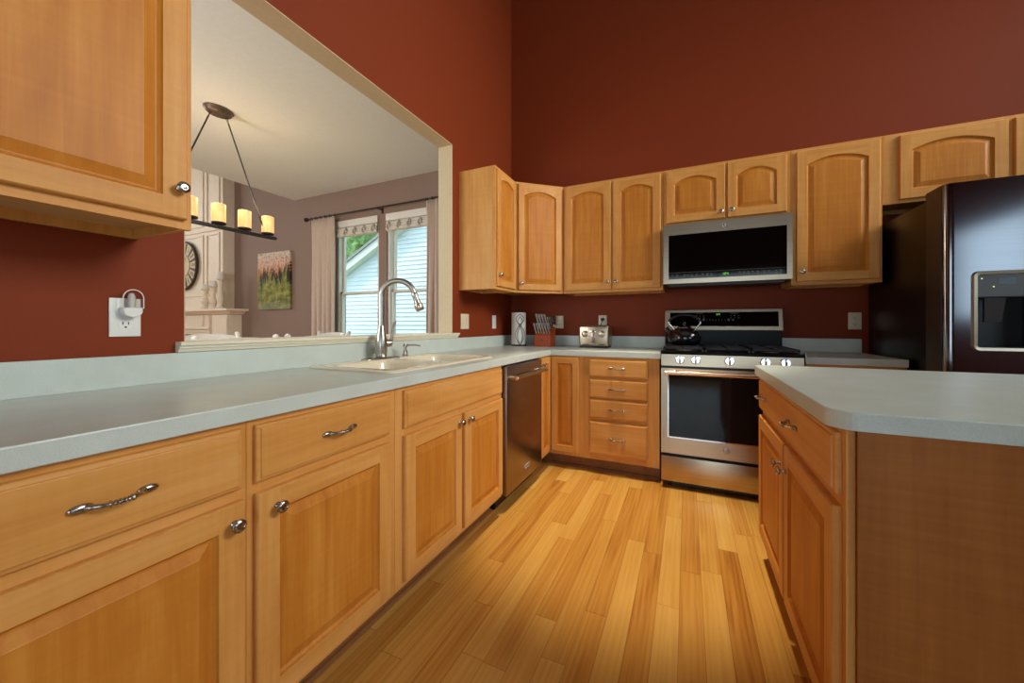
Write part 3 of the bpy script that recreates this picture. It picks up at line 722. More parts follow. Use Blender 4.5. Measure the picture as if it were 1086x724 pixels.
for ins, zz in ((0, 0), (0, 0.003), (0.003, 0.006), (0.02, 0.008)):
    rings.append([bm.verts.new(p) for p in rrect(FXc-0.03+ins*0.6, FXc+0.03-ins*0.6, FY-0.13+ins, FY+0.13-ins, 0.029-ins*0.6, zr+zz)])
for a, b in zip(rings, rings[1:]):
    for i in range(len(a)): bm.faces.new((a[i], a[(i+1) % len(a)], b[(i+1) % len(b)], b[i]))
bm.faces.new(rings[0]); bm.faces.new(rings[-1]); m.frombm(bm, 0, True); m.build('deck_plate', NICKEL, fc)
m = MB(); zb = zr+0.008
m.lathe([(0.029, 0), (0.030, 0.004), (0.028, 0.008), (0.030, 0.03), (0.032, 0.06), (0.030, 0.09), (0.024, 0.125), (0.018, 0.155), (0.0155, 0.17)], (FXc, FY, zb), (0, 0, 1), 28); m.build('body', NICKEL, fc)
# spout: up, over toward the room and slightly forward
dirv = Vector((0.86, 0.51, 0)); zt = 1.262; rad = 0.088; pts = [(FXc, FY, zb+0.165), (FXc, FY, zb+0.22), (FXc, FY, zt)]
for i in range(1, 15):
    a = PI*i/16*1.06; pts.append(tuple(Vector((FXc, FY, zt))+dirv*(rad-rad*math.cos(a))+Vector((0, 0, rad*math.sin(a)*0.98))))
m = MB(); m.tube(pts, 0.0150, 16); m.build('spout', NICKEL, fc)
e1 = Vector(pts[-1]); dn = (e1-Vector(pts[-2])).normalized()
m = MB(); m.lathe([(0.0135, -0.004), (0.0160, 0.0), (0.0160, 0.022), (0.0150, 0.026), (0.0170, 0.045), (0.0215, 0.085), (0.0215, 0.098), (0.019, 0.101), (0.0003, 0.101)], e1, dn, 24); m.build('spray_head', NICKEL, fc)
m = MB(); m.lathe([(0.0222, 0.064), (0.0236, 0.070), (0.0236, 0.088), (0.0224, 0.092)], e1, dn, 24); m.build('spray_band', HANDLE, fc)
m = MB(); hz = zb+0.075; hb = Vector((FXc+0.012, FY+0.0, hz))
hd = Vector((0.35, 0.94, 0)).normalized()
m.lathe([(0.017, 0.010), (0.019, 0.02), (0.021, 0.042), (0.019, 0.055), (0.013, 0.060)], (FXc, FY, hz), hd, 22)
p0 = Vector((FXc, FY, hz))+hd*0.052
m.tube([p0, p0+hd*0.006+Vector((0, 0, 0.02)), p0+hd*0.012+Vector((0, 0, 0.06)), p0+hd*0.016+Vector((0, 0, 0.09)), p0+hd*0.028+Vector((0, 0, 0.118))], [0.010, 0.010, 0.0075, 0.0065, 0.008], 14)
m.build('lever_handle', NICKEL, fc)
sp_ = thing('soap_dispenser', 'small brushed nickel soap pump beside the faucet', 'soap dispenser', (0.100, -1.690, zr))
m = MB(); c = (0.100, -1.690, zr); m.lathe([(0.019, 0), (0.019, 0.004), (0.014, 0.008), (0.011, 0.03), (0.011, 0.036)], c, (0, 0, 1), 22); m.build('base', NICKEL, sp_)
m = MB(); m.lathe([(0.006, 0.036), (0.006, 0.050), (0.0125, 0.052), (0.0125, 0.070), (0.011, 0.073)], c, (0, 0, 1), 20)
q0 = Vector(c)+Vector((0, 0, 0.063)); m.tube([q0, q0+Vector((0.045, 0.03, 0.001)), q0+Vector((0.072, 0.048, -0.004))], [0.006, 0.0055, 0.005], 12); m.build('pump_head', NICKEL, sp_)

# ---------------------------------------------------------------- upper cabinets
UT, UB = 2.292, 1.376; UD = 0.312     # carcass depth; frame plane at UD+... 
UF = 0.315
def hollow(parent, x0, x1, y0, y1, zb_, zt_, front, name='cabinet_box', rec=0.028):
    """box with recessed bottom; front: 'x' (+x face) or 'y' (-y face)"""
    m = MB(); s_ = 0.014; g = 0.0006
    x0 += g; x1 -= g; y0 += g; y1 -= g
    m.box(x0, x1, y0, y0+s_, zb_, zt_, 0); m.box(x0, x1, y1-s_, y1, zb_, zt_, 0)
    if front == 'x': m.box(x0, x0+s_, y0+s_, y1-s_, zb_, zt_, 0); m.box(x0+s_, x1, y0+s_, y1-s_, zb_+rec, zb_+rec+s_, 1); m.box(x0+s_, x1, y0+s_, y1-s_, zt_-s_, zt_, 0)
    else:
        m.box(x0, x0+s_, y0+s_, y1-s_, zb_, zt_, 0); m.box(x1-s_, x1, y0+s_, y1-s_, zb_, zt_, 0)
        m.box(x0+s_, x1-s_, y0+s_, y1-s_, zb_+rec, zb_+rec+s_, 1); m.box(x0+s_, x1-s_, y0+s_, y1-s_, zt_-s_, zt_, 0)
    return m.build(name, [W_V, W_IN], parent)
AR = 0.042
# foreground cabinet on the left wall
VY0, VY1 = -3.62, -2.846
t_ = thing('wall_cabinet', 'maple wall cabinet close to the camera, hanging at the upper left above the plug-in light', 'cabinet', (0.0, (VY0+VY1)/2, UB), group=None)
hollow(t_, 0.001, UF-0.0201, VY0, VY1, UB+0.004, UT, 'x')
face_frame(t_, 'L', VY0, VY1, [(VY0, VY0+0.04), (VY1-0.034, VY1)], [(UB, UB+0.040), (UT-0.04, UT)], UB, UT, UF, 0.020)
put_door(t_, 'L', VY0+0.018, -2.862, UB+0.024, UT-0.018, (-2.882, 1.482), arch=AR, plane=UF)
# left wall cabinet by the corner
t_ = thing('wall_cabinet', 'narrow maple wall cabinet on the left wall beside the pass-through, its door facing the room', 'cabinet', (0.0, -0.78, UB))
A0, A1 = -0.962, -0.6035
hollow(t_, 0.001, UF-0.0201, A0, A1, UB+0.002, UT, 'x')
face_frame(t_, 'L', A0, A1, [(A0, A0+0.034), (A1-0.030, A1)], [(UB, UB+0.036), (UT-0.036, UT)], UB, UT, UF, 0.020)
put_door(t_, 'L', A0+0.018, A1-0.020, UB+0.022, UT-0.020, (A0+0.042, 1.485), arch=0.028, plane=UF, rail=0.05)
# diagonal corner cabinet
t_ = thing('corner_wall_cabinet', 'diagonal maple wall cabinet filling the corner between the two walls', 'cabinet', (0.2, -0.2, UB))
PA = Vector((UF, -0.6030, 0)); PB = Vector((0.640, -UF-0.0, 0)); dU = (PB-PA).normalized(); dN = Vector((dU.y, -dU.x, 0))
pb = PA-dN*0.004; pc = PB-dN*0.004
poly = [(0.001, -0.001), (0.001, -0.603), (PA.x-0.002, -0.603), (pb.x, pb.y), (pc.x, pc.y), (0.6395, PB.y+0.002), (0.6395, -0.001)]
m = MB(); m.prism([(a, b, UB+0.03) for a, b in poly], (0, 0, UT-UB-0.03), 0); m.build('cabinet_box', W_V, t_)
m = MB(); W = (PB-PA).length; Pf = frame_pt((PA.x, PA.y, 0), dU, dN)
def fbox(u0, u1, z0_, z1_, w0=-0.02, w1=0.0, mi=0):
    m.add([Pf(u, z, q) for u in (u0, u1) for z in (z0_, z1_) for q in (w0, w1)], [(0, 1, 3, 2), (4, 6, 7, 5), (0, 4, 5, 1), (2, 3, 7, 6), (0, 2, 6, 4), (1, 5, 7, 3)], mi)
fbox(0.001, 0.036, UB, UT); fbox(W-0.036, W-0.001, UB, UT); fbox(0.036, W-0.036, UB, UB+0.036); fbox(0.036, W-0.036, UT-0.036, UT)
m.build('face_frame', W_V, t_)
d = door('door', t_, tuple(Pf(0.024, UB+0.022, 0)), dU, dN, W-0.048, UT-UB-0.042, W_X, arch=0.040, rail=0.052)
knob(d, Pf(0.048, 1.452, 0.019), dN)
# back wall uppers
def back_upper(label, x0, x1, zb_, zt_, stiles, doors, group=None, arch=AR):
    t_ = thing('wall_cabinet', label, 'cabinet', ((x0+x1)/2, 0.0, zb_))
    hollow(t_, x0, x1, -UF+0.0201, -0.001, zb_+0.002, zt_, 'y')
    face_frame(t_, 'B', x0, x1, stiles, [(zb_, zb_+0.036), (zt_-0.036, zt_)], zb_, zt_, -UF, 0.020)
    for (a, b, c, e, kn) in doors: put_door(t_, 'B', a, b, c, e, kn, arch=arch, plane=-UF)
    return t_
back_upper('tall double-door maple wall cabinet above the toaster, left of the microwave', 0.641, 1.437, UB, UT, [(0.641, 0.676), (1.036, 1.068), (1.40, 1.437)],
           [(0.658, 1.043, UB+0.022, UT-0.020, (1.018, 1.455)), (1.061, 1.420, UB+0.022, UT-0.020, (1.086, 1.455))])
back_upper('short double-door maple wall cabinet above the microwave', 1.438, 2.244, 1.852, UT, [(1.438, 1.475), (1.838, 1.872), (2.205, 2.244)],
           [(1.457, 1.852, 1.880, UT-0.020, (1.825, 1.925)), (1.866, 2.218, 1.880, UT-0.020, (1.893, 1.930))], arch=0.045)
back_upper('tall single-door maple wall cabinet right of the microwave, beside the fridge', 2.245, 2.715, UB, UT, [(2.245, 2.290), (2.690, 2.715)],
           [(2.272, 2.700, UB+0.022, UT-0.020, (2.300, 1.462))])
back_upper('wide maple wall cabinet above the fridge', 2.716, 3.80, 1.860, UT, [(2.716, 2.80), (3.24, 3.285), (3.765, 3.80)],
           [(2.790, 3.250, 1.880, UT-0.020, None), (3.274, 3.735, 1.880, UT-0.020, None)])

# ---------------------------------------------------------------- range
R0, R1, RF = 1.443, 2.238, -0.66
rg = thing('gas_range', 'stainless steel gas range with black cooktop, five knobs and a windowed oven door', 'range', ((R0+R1)/2, -0.3, 0))
m = MB(); m.box(R0+0.003, R1-0.003, RF+0.02, -0.03, 0.06, 0.905)
for x in (R0+0.05, R1-0.08): 
    for y in (RF+0.06, -0.1): m.cyl((x, y, 0), (x, y, 0.06), 0.015, 10)
m.box(R0+0.02, R1-0.02, RF+0.05, RF+0.06, 0.012, 0.06)
m.build('range_body', BLACK, rg)
m = MB(); m.rbox(R0, R1, RF-0.012, RF+0.018, 0.052, 0.222, 0.005); m.build('drawer', STEEL, rg)
m = MB(); wx0, wx1, wz0, wz1 = R0+0.045, R1-0.045, 0.352, 0.752
P = [(R0, RF+0.018), (R1, RF-0.016)]
for (a, b, c, d) in ((R0, wx0, 0.242, 0.815), (wx1, R1, 0.242, 0.815), (wx0, wx1, 0.242, wz0), (wx0, wx1, 0.775, 0.815)): m.box(a, b, RF-0.014, RF+0.018, c, d)
od = m.build('oven_door', STEEL, rg)
m = MB(); m.box(wx0, wx1, RF-0.010, RF+0.016, wz0, 0.775); m.build('door_glass', OVENG, od)
m = MB()
for (a, b, c, d) in ((wx0-0.004, wx0+0.004, wz0-0.004, 0.775), (wx1-0.004, wx1+0.004, wz0-0.004, 0.775), (wx0, wx1, wz0-0.004, wz0+0.004)): m.box(a, b, RF-0.0165, RF-0.010, c, d)
m.build('window_trim', CHROME, od)
m = MB(); hz = 0.790
m.tube([(R0+0.028+(R1-R0-0.056)*i/10, RF-0.060, hz) for i in range(11)], 0.0145, 16)
for x in (R0+0.045, R1-0.045): m.rbox(x-0.012, x+0.012, RF-0.058, RF-0.012, hz-0.011, hz+0.011, 0.004)
m.build('oven_handle', HANDLE, od)
def swirl_badge(parent, c, N, r, name='badge'):
    N = Vector(N); c = Vector(c); m = MB(); m.lathe([(r, 0), (r, 0.0015), (r*0.9, 0.0025), (0.0003, 0.0025)], c, N, 28); b_ = m.build(name, BADGE, parent)
    m = MB(); U = Vector((1, 0, 0)); q = c+N*0.0028
    m.tube([q+U*math.cos(a)*r*0.78+Vector((0, 0, 1))*math.sin(a)*r*0.78 for a in [2*PI*i/28 for i in range(28)]], r*0.06, 6, closed=True)
    def cv(f): return [q+U*x*r+Vector((0, 0, z*r)) for x, z in f]
    m.tube(cv([(-0.12, 0.30), (-0.30, 0.38), (-0.45, 0.15), (-0.42, -0.2), (-0.2, -0.36), (0.0, -0.2), (-0.02, 0.05), (-0.2, 0.05)]), r*0.055, 6)
    m.tube(cv([(0.45, 0.22), (0.3, 0.4), (0.1, 0.3), (0.12, 0.08), (0.3, 0.0), (0.12, -0.1), (0.1, -0.3), (0.3, -0.42), (0.48, -0.25)]), r*0.055, 6)
    m.build('badge_monogram', GREYT, b_)
swirl_badge(od, (1.832, RF-0.0145, 0.302), (0, -1, 0), 0.021)
# control panel (leaning back) with knobs
m = MB(); m.prism([(R0, RF-0.022, 0.832), (R0, RF-0.012, 0.918), (R0, RF+0.03, 0.922), (R0, RF+0.03, 0.832)], (R1-R0, 0, 0)); cp_ = m.build('control_panel', STEEL, rg, bevel=0.003)
for x in (1.560, 1.655, 1.848, 2.040, 2.142):
    c = (x, RF-0.017, 0.876); N = Vector((0, -1, 0.12)).normalized(); m = MB()
    m.lathe([(0.029, 0), (0.029, 0.004), (0.026, 0.006), (0.0255, 0.022), (0.0235, 0.026), (0.0003, 0.026)], c, N, 30)
    cc = Vector(c)+N*0.026; k = len(m.v); m.rbox(cc.x-0.006, cc.x+0.006, cc.y-0.010, cc.y+0.004, cc.z-0.023, cc.z+0.023, 0.004)
    kb = m.build('burner_knob', CHROME, cp_)
# cooktop
m = MB(); m.rbox(R0-0.004, R1+0.004, RF-0.014, -0.075, 0.906, 0.930, 0.006); ctp = m.build('cooktop', ENAMEL, rg)
m = MB(); m.rbox(R1+0.0045, R1+0.008, RF-0.012, RF+0.03, 0.85, 0.935, 0.001)
m.build('side_trim', STEEL, rg)
def burner(x, y, r):
    m = MB(); m.lathe([(r, 0), (r, 0.006), (r*0.8, 0.010), (0.0003, 0.010)], (x, y, 0.930), (0, 0, 1), 24); b_ = m.build('burner_base', plain_al, rg)
    m = MB(); m.lathe([(r*0.75, 0.010), (r*0.75, 0.017), (r*0.6, 0.019), (0.0003, 0.019)], (x, y, 0.930), (0, 0, 1), 24); m.build('burner_cap', IRON, b_)
plain_al = plain('burner_aluminium', rgb(150, 142, 120), 0.45, 0.7, 0.1)
for x, y, r in ((1.585, -0.50, 0.050), (1.585, -0.24, 0.042), (1.84, -0.37, 0.052), (2.10, -0.50, 0.055), (2.10, -0.24, 0.036)): burner(x, y, r)
gr = [(R0+0.012, R0+0.262), (R0+0.268, R1-0.268), (R1-0.262, R1-0.012)]
for gi, (a, b) in enumerate(gr):
    m = MB(); y0, y1, za, zb_, s_ = RF+0.025, -0.105, 0.942, 0.957, 0.011
    for (p, q, r_, t2) in ((a, b, y0, y0+s_), (a, b, y1-s_, y1), (a, a+s_, y0, y1), (b-s_, b, y0, y1), ((a+b)/2-s_/2, (a+b)/2+s_/2, y0, y1), (a, b, (y0+y1)/2-s_/2, (y0+y1)/2+s_/2), (a, b, y0+0.14, y0+0.14+s_), (a, b, y1-0.15, y1-0.15+s_)):
        m.rbox(p, q, r_, t2, za, zb_, 0.002)
    for x in (a, b-0.014):
        for y in (y0, y1-0.014): m.box(x, x+0.014, y, y+0.014, 0.930, 0.944)
    m.build('grate', IRON, rg)
# backguard
m = MB(); m.box(R0+0.001, R1+0.004, -0.072, -0.022, 0.93, 1.070); m.build('backguard_riser', ENAMEL, rg, bevel=0.003)
bx0, bx1 = R0-0.004, R1+0.010
m = MB(); m.prism([(bx0, -0.088, 1.066), (bx0, -0.066, 1.232), (bx0, -0.022, 1.232), (bx0, -0.022, 1.066)], (bx1-bx0, 0, 0)); bk = m.build('backguard', STEEL, rg, bevel=0.004)
def bgp(x, z, o=0.0): 
    t_ = (z-1.066)/(1.232-1.066); return (x, -0.088+0.022*t_-o, z)
m = MB(); a, b, c, d = bx0+0.038, bx1-0.030, 1.098, 1.208
m.add([bgp(a, c, .0012), bgp(b, c, .0012), bgp(b, d, .0012), bgp(a, d, .0012), bgp(a, c, -.002), bgp(b, c, -.002), bgp(b, d, -.002), bgp(a, d, -.002)], [(0, 1, 2, 3), (0, 1, 5, 4), (1, 2, 6, 5), (2, 3, 7, 6), (3, 0, 4, 7)])
gp = m.build('control_glass', BLACKG, bk)
def tick(m, x, z, w_, h): m.add([bgp(x, z, .0016), bgp(x+w_, z, .0016), bgp(x+w_, z+h, .0016), bgp(x, z+h, .0016)], [(0, 1, 2, 3)])
def bgdigit(m, x, z, segs, w_=0.007, h=0.013, t=0.0018):
    for s_ in segs:
        if s_ == 'a': tick(m, x, z+h-t, w_, t)
        if s_ == 'g': tick(m, x, z+h/2-t/2, w_, t)
        if s_ == 'd': tick(m, x, z, w_, t)
        if s_ == 'f': tick(m, x, z+h/2, t, h/2)
        if s_ == 'e': tick(m, x, z, t, h/2)
        if s_ == 'b': tick(m, x+w_-t, z+h/2, t, h/2)
        if s_ == 'c': tick(m, x+w_-t, z, t, h/2)
DG = {'1': 'bc', '2': 'abged', '4': 'fgbc', '3': 'abgcd', '0': 'abcdef', '5': 'afgcd'}
m = MB(); x = 1.806
for ch_ in '124': bgdigit(m, x, 1.186, DG[ch_]); x += 0.012
m.build('clock_display', GREEN_LED, gp)
m = MB()
for x0_, n1 in ((1.665, 3), (1.905, 3)):
    for i in range(n1):
        for j in range(2): tick(m, x0_+i*0.026, 1.178-j*0.017, 0.012, 0.0035)
    tick(m, x0_+0.002, 1.196, 0.05, 0.002)
for i in range(7): tick(m, 1.745+i*0.021, 1.140, 0.0025, 0.014)
tick(m, 1.715, 1.142, 0.014, 0.010); tick(m, 1.918, 1.142, 0.014, 0.010); tick(m, 1.900-0.01, 1.140, 0.012, 0.016)
m.build('printed_marks', GREYT, gp)

# kettle on the back left burner
KX, KY, KZ_ = 1.585, -0.265, 0.9575
kt = thing('kettle', 'round black kettle with a steel-armed arched handle, standing on the back left burner', 'kettle', (KX, KY, KZ_))
m = MB(); m.lathe([(0.088, 0), (0.100, 0.006), (0.114, 0.030), (0.118, 0.052), (0.112, 0.078), (0.094, 0.103), (0.066, 0.122), (0.048, 0.129)], (KX, KY, KZ_), (0, 0, 1), 40); m.build('kettle_body', BLUEGL, kt)
m = MB(); m.lathe([(0.050, 0.127), (0.050, 0.131), (0.040, 0.140), (0.020, 0.145), (0.010, 0.147), (0.009, 0.155), (0.013, 0.162), (0.010, 0.170), (0.0003, 0.172)], (KX, KY, KZ_), (0, 0, 1), 32); ld = m.build('lid', BLUEGL, kt)
m = MB(); m.lathe([(0.0515, 0.126), (0.0535, 0.130), (0.0515, 0.133)], (KX, KY, KZ_), (0, 0, 1), 32); m.build('lid_rim', CHROME, ld)
for s_ in (-1, 1):
    m = MB()
    m.tube([(KX+s_*0.072, KY, KZ_+0.118), (KX+s_*0.092, KY, KZ_+0.140), (KX+s_*0.112, KY, KZ_+0.165), (KX+s_*0.108, KY, KZ_+0.178)], 0.0055, 10)
    m.ball((KX+s_*0.072, KY, KZ_+0.117), 0.010); m.build('handle_arm', CHROME, kt)
m = MB(); m.tube([(KX+0.110*math.cos(a), KY, KZ_+0.166+0.062*math.sin(a)) for a in [math.radians(8+164*i/16) for i in range(17)]], [0.007]+[0.0095]*15+[0.007], 12); m.build('handle_grip', BLACK, kt)
m = MB(); m.tube([(KX-0.088, KY, KZ_+0.080), (KX-0.108, KY, KZ_+0.104), (KX-0.128, KY, KZ_+0.132)], [0.022, 0.017, 0.013], 14); m.build('spout', BLUEGL, kt)

# ---------------------------------------------------------------- microwave
MW0, MW1, MF, MZ0, MZ1 = 1.443, 2.236, -0.400, 1.413, 1.849
mw = thing('microwave_oven', 'stainless over-the-range microwave with a wide black glass door and green clock', 'microwave', ((MW0+MW1)/2, -0.02, MZ0))
m = MB(); m.box(MW0+0.004, MW1-0.004, MF+0.035, -0.003, MZ0, MZ1-0.004); m.box(MW0+0.03, MW1-0.03, MF+0.08, -0.06, MZ0-0.012, MZ0)
m.build('casing', BLACK, mw)
gx0, gx1, gz0, gz1 = MW0+0.036, MW1-0.030, 1.446, 1.772
m = MB()
for (a, b, c, d) in ((MW0, gx0, MZ0, MZ1), (gx1, MW1, MZ0, MZ1), (gx0, gx1, MZ0, gz0), (gx0, gx1, gz1, MZ1)): m.box(a, b, MF, MF+0.034, c, d)
dr = m.build('door', STEEL, mw)
m = MB(); m.box(gx0, gx1, MF+0.003, MF+0.033, gz0, gz1); gl = m.build('door_glass', BLACKG, dr)
def mtick(m, x, z, w_, h): m.box(x, x+w_, MF+0.0022, MF+0.003, z, z+h)
m = MB(); mtick(m, gx0, gz0+0.046, gx1-gx0, 0.0012); m.build('glass_seam', GREYT, gl)
m = MB()
for i, x in enumerate([1.50, 1.53, 1.58, 1.605, 1.63, 1.66, 1.70, 1.73, 1.755, 1.93, 1.955, 1.98, 2.005, 2.035, 2.07, 2.10, 2.14, 2.165]):
    mtick(m, x, gz0+0.028, 0.013, 0.003)
    if i % 3: mtick(m, x+0.002, gz0+0.016, 0.009, 0.003)
m.build('printed_marks', GREYT, gl)
def mdigit(m, x, z, segs, w_=0.009, h=0.016, t=0.0024):
    R = dict(a=(x, z+h-t, w_, t), g=(x, z+h/2-t/2, w_, t), d=(x, z, w_, t), f=(x, z+h/2, t, h/2), e=(x, z, t, h/2), b=(x+w_-t, z+h/2, t, h/2), c=(x+w_-t, z, t, h/2))
    for s_ in segs: mtick(m, *R[s_])
m = MB(); x = 1.828
for ch_ in '124': mdigit(m, x, gz0+0.016, DG[ch_]); x += 0.0145
m.build('clock_display', GREEN_LED, gl)
swirl_badge(dr, (1.835, MF, 1.812), (0, -1, 0), 0.014)
m = MB(); m.box(MW0+0.10, MW1-0.10, MF+0.05, MF+0.075, MZ0-0.004, MZ0+0.002); m.build('vent_grille', BLACK, mw)

# ---------------------------------------------------------------- fridge
F0, F1, FB, FY = 2.745, 3.635, -0.775, -0.94
fg = thing('refrigerator', 'stainless side-by-side refrigerator with black sides and an ice and water dispenser', 'refrigerator', ((F0+F1)/2, -0.4, 0))
m = MB(); m.rbox(F0, F1, FB, -0.035, 0.03, 1.755, 0.004); m.box(F0+0.01, F1-0.01, FB-0.02, FB+0.01, 0.02, 0.10)
for x in (F0+0.04, F1-0.08): m.box(x, x+0.04, FB+0.02, FB+0.06, 0, 0.03); m.box(x, x+0.04, -0.12, -0.08, 0, 0.03)
m.build('cabinet_shell', FRSIDE, fg)
def fdoor(a, b, hole=None):
    m = MB(); z0_, z1_ = 0.10, 1.780; r = 0.028
    def outl(z): 
        pts = [(a, FB-0.012), (a, FY+r)]
        for i in range(1, 7): an = PI/2*i/6; pts.append((a+r-r*math.cos(an), FY+r-r*math.sin(an)))
        pts += [(a+r+0.006, FY), (b-r-0.006, FY)]
        for i in range(0, 7): an = PI/2*i/6; pts.append((b-r+r*math.sin(an), FY+r-r*math.cos(an)))
        pts += [(b, FB-0.012)]; return [(x, y, z) for x, y in pts]
    if hole is None:
        m.prism(outl(z0_), (0, 0, z1_-z0_), 0, True)
    else:
        hx0, hx1, hz0, hz1 = hole
        m.prism(outl(z0_), (0, 0, hz0-z0_), 0, True); m.prism(outl(hz1), (0, 0, z1_-hz1), 0, True)
        # left / right / back of the recess band
        L = [(a, FB-0.012), (a, FY+r)]+[(a+r-r*math.cos(PI/2*i/6), FY+r-r*math.sin(PI/2*i/6)) for i in range(1, 7)]+[(a+r+0.006, FY), (hx0, FY), (hx0, FB-0.03), ]
        L.append((hx0, FB-0.012)); m.prism([(x, y, hz0) for x, y in L], (0, 0, hz1-hz0), 0, True)
        Rr = [(b, FB-0.012), (b, FY+r)]+[(b-r+r*math.cos(PI/2*i/6), FY+r-r*math.sin(PI/2*i/6)) for i in range(1, 7)]+[(b-r-0.006, FY), (hx1, FY), (hx1, FB-0.012)]
        m.prism([(x, y, hz0) for x, y in Rr], (0, 0, hz1-hz0), 0, True)
        m.box(hx0, hx1, FB-0.03, FB-0.012, hz0, hz1)
    return m.build('fridge_door', STEELV, fg)
FS = 3.120
hole = (2.822, 3.045, 1.000, 1.342)
d1 = fdoor(2.718, FS-0.003, hole); d2 = fdoor(FS+0.003, F1+0.025)
d1['label'] = 'freezer door with a recessed dispenser'
EDGEM = plain('dark_door_edge', rgb(58, 50, 42), 0.4, 0.2, 0.1)
m = MB(); m.box(2.7165, 2.7185, FB-0.012, FY+0.024, 0.102, 1.778); m.build('door_edge', EDGEM, d1)
for dd, x in ((d1, FS-0.050), (d2, FS+0.050)):
    m = MB(); m.tube([(x, FY-0.045, 0.45+i*0.1) for i in range(12)], 0.013, 14)
    for z in (0.50, 1.50): m.cyl((x, FY, z), (x, FY-0.045, z), 0.009, 10)
    m.build('door_handle', STEEL, dd)
m = MB(); hx0, hx1, hz0, hz1 = hole
fr_ = rrect(hx0-0.014, hx1+0.014, hz0-0.014, hz1+0.014, 0.022, 0); inn = rrect(hx0+0.002, hx1-0.002, hz0+0.002, hz1-0.002, 0.010, 0)
n = len(fr_); A_ = [(p[0], FY-0.001, p[1]) for p in fr_]; B_ = [(p[0]*0.97+0.03*(hx0+hx1)/2, FY-0.012, p[1]*0.985+0.015*1.17) for p in fr_]; C_ = [(p[0], FY-0.010, p[1]) for p in inn]; D_ = [(p[0], FY+0.02, p[1]) for p in inn]
m.add(A_+B_+C_+D_, [(k*n+i, k*n+(i+1) % n, (k+1)*n+(i+1) % n, (k+1)*n+i) for k in range(3) for i in range(n)], 0, True)
ds = m.build('dispenser_frame', STEEL, d1)
m = MB(); y_ = FY+0.004; zt_ = 1.238
m.box(hx0+0.002, hx1-0.002, y_, y_+0.02, zt_, hz1-0.002); cpn = m.build('dispenser_controls', plain('dispenser_grey', rgb(84, 80, 78), 0.35, 0.3), ds)
m = MB(); m.box(hx0+0.075, hx0+0.130, y_-0.001, y_, 1.292, 1.322); m.build('dispenser_display', BLACKG, cpn)
for a_, b_ in ((0.022, 1.322), (0.060, 1.283)):
    m = MB(); m.ball((hx0+a_, y_, b_), 0.0028); m.build('indicator_light', LED, cpn)
m = MB(); m.box(hx0+0.002, hx0+0.006, y_+0.001, FB-0.031, hz0+0.002, zt_); m.box(hx1-0.006, hx1-0.002, y_+0.001, FB-0.031, hz0+0.002, zt_); m.box(hx0+0.002, hx1-0.002, FB-0.036, FB-0.031, hz0+0.002, zt_); m.box(hx0+0.002, hx1-0.002, y_+0.02, FB-0.031, zt_-0.004, zt_)
m.box(hx0+0.002, hx1-0.002, y_+0.001, FB-0.031, hz0+0.001, hz0+0.006)
m.build('dispenser_cavity', BLACK, ds)
m = MB(); m.prism([(hx0+0.045, y_+0.03, zt_-0.005), (hx0+0.115, y_+0.03, zt_-0.005), (hx0+0.108, y_+0.045, 1.12), (hx0+0.052, y_+0.045, 1.12)], (0, 0.012, 0)); m.lathe([(0.018, 0), (0.014, 0.03)], (hx0+0.08, y_+0.05, zt_-0.035), (0, 0, 1), 16); m.build('dispenser_paddle', plain('paddle_grey', rgb(70, 68, 68), 0.3), ds)
m = MB(); m.rbox(F0+0.01, F0+0.10, FB-0.12, FB+0.03, 1.7555, 1.785, 0.004, 0); m.build('hinge_cover', FRSIDE, fg)

# ---------------------------------------------------------------- island
IX, IXR, IY0, IY1 = 1.932, 2.800, -2.345, -1.305
isl = thing('kitchen_island', 'maple island cabinet with one wide two-handled drawer over two doors', 'island', ((IX+IXR)/2, (IY0+IY1)/2, 0))
m = MB(); m.box(IX+0.004, IXR, IY0+0.012, IY1, KZ, CBZ-0.001); m.build('cabinet_box', W_V, isl)
m = MB(); m.box(IX+0.075, IXR-0.01, IY0+0.02, IY1-0.02, 0.002, KZ); m.box(IX+0.063, IX+0.075, IY0+0.012, IY1-0.02, 0, 0.018); m.build('toe_kick', W_KICK, isl)
m = MB(); m.box(IX+0.020, IXR, IY0, IY0+0.0118, 0.0, CBZ-0.001); m.build('end_panel', W_ISL, isl)['label'] = 'plain reddish veneer end panel'
face_frame(isl, 'I', IY0+0.0005, IY1, [(IY0, IY0+0.040), (-1.842, -1.800), (IY1-0.03, IY1)], [(KZ, DB_+0.012), (DT-0.014, WBT+0.014), (WTP-0.014, CBZ-0.001)], plane=IX)
UI, NI = (0, 1, 0), (-1, 0, 0)
dr = slab('drawer', isl, (IX, IY0+0.024, WBT), UI, NI, IY1-IY0-0.034, WTP-WBT, W_Y)
for y in (-1.955, -1.450): pull(dr, (IX-0.019, y, (WBT+WTP)/2), UI, NI)
d = door('door', isl, (IX, IY0+0.024, DB_), UI, NI, -1.832-(IY0+0.024), DT-DB_, W_Y); knob(d, (IX-0.019, -1.862, 0.600), NI)
d = door('door', isl, (IX, -1.812, DB_), UI, NI, IY1-0.012+1.812, DT-DB_, W_Y); knob(d, (IX-0.019, -1.775, 0.600), NI)
ic = thing('island_countertop', 'pale speckled laminate top of the island with a rounded near corner', 'countertop', ((IX+IXR)/2, -1.83, CBZ))
m = MB(); cr = rrect(1.897, 2.85, -2.372, -1.270, 0.055, 0, 10)
def inset(pts, d): 
    cx, cy = 2.3735, -1.821; return [(p[0]+(d if p[0] < cx else -d), p[1]+(d if p[1] < cy else -d)) for p in pts]
vs = []; n = len(cr)
for ins, z in ((0.0015, CBZ), (0, CBZ+0.0015), (0, CTZ-0.003), (0.0015, CTZ-0.0006), (0.003, CTZ)): vs += [(x, y, z) for x, y in inset(cr, ins)]
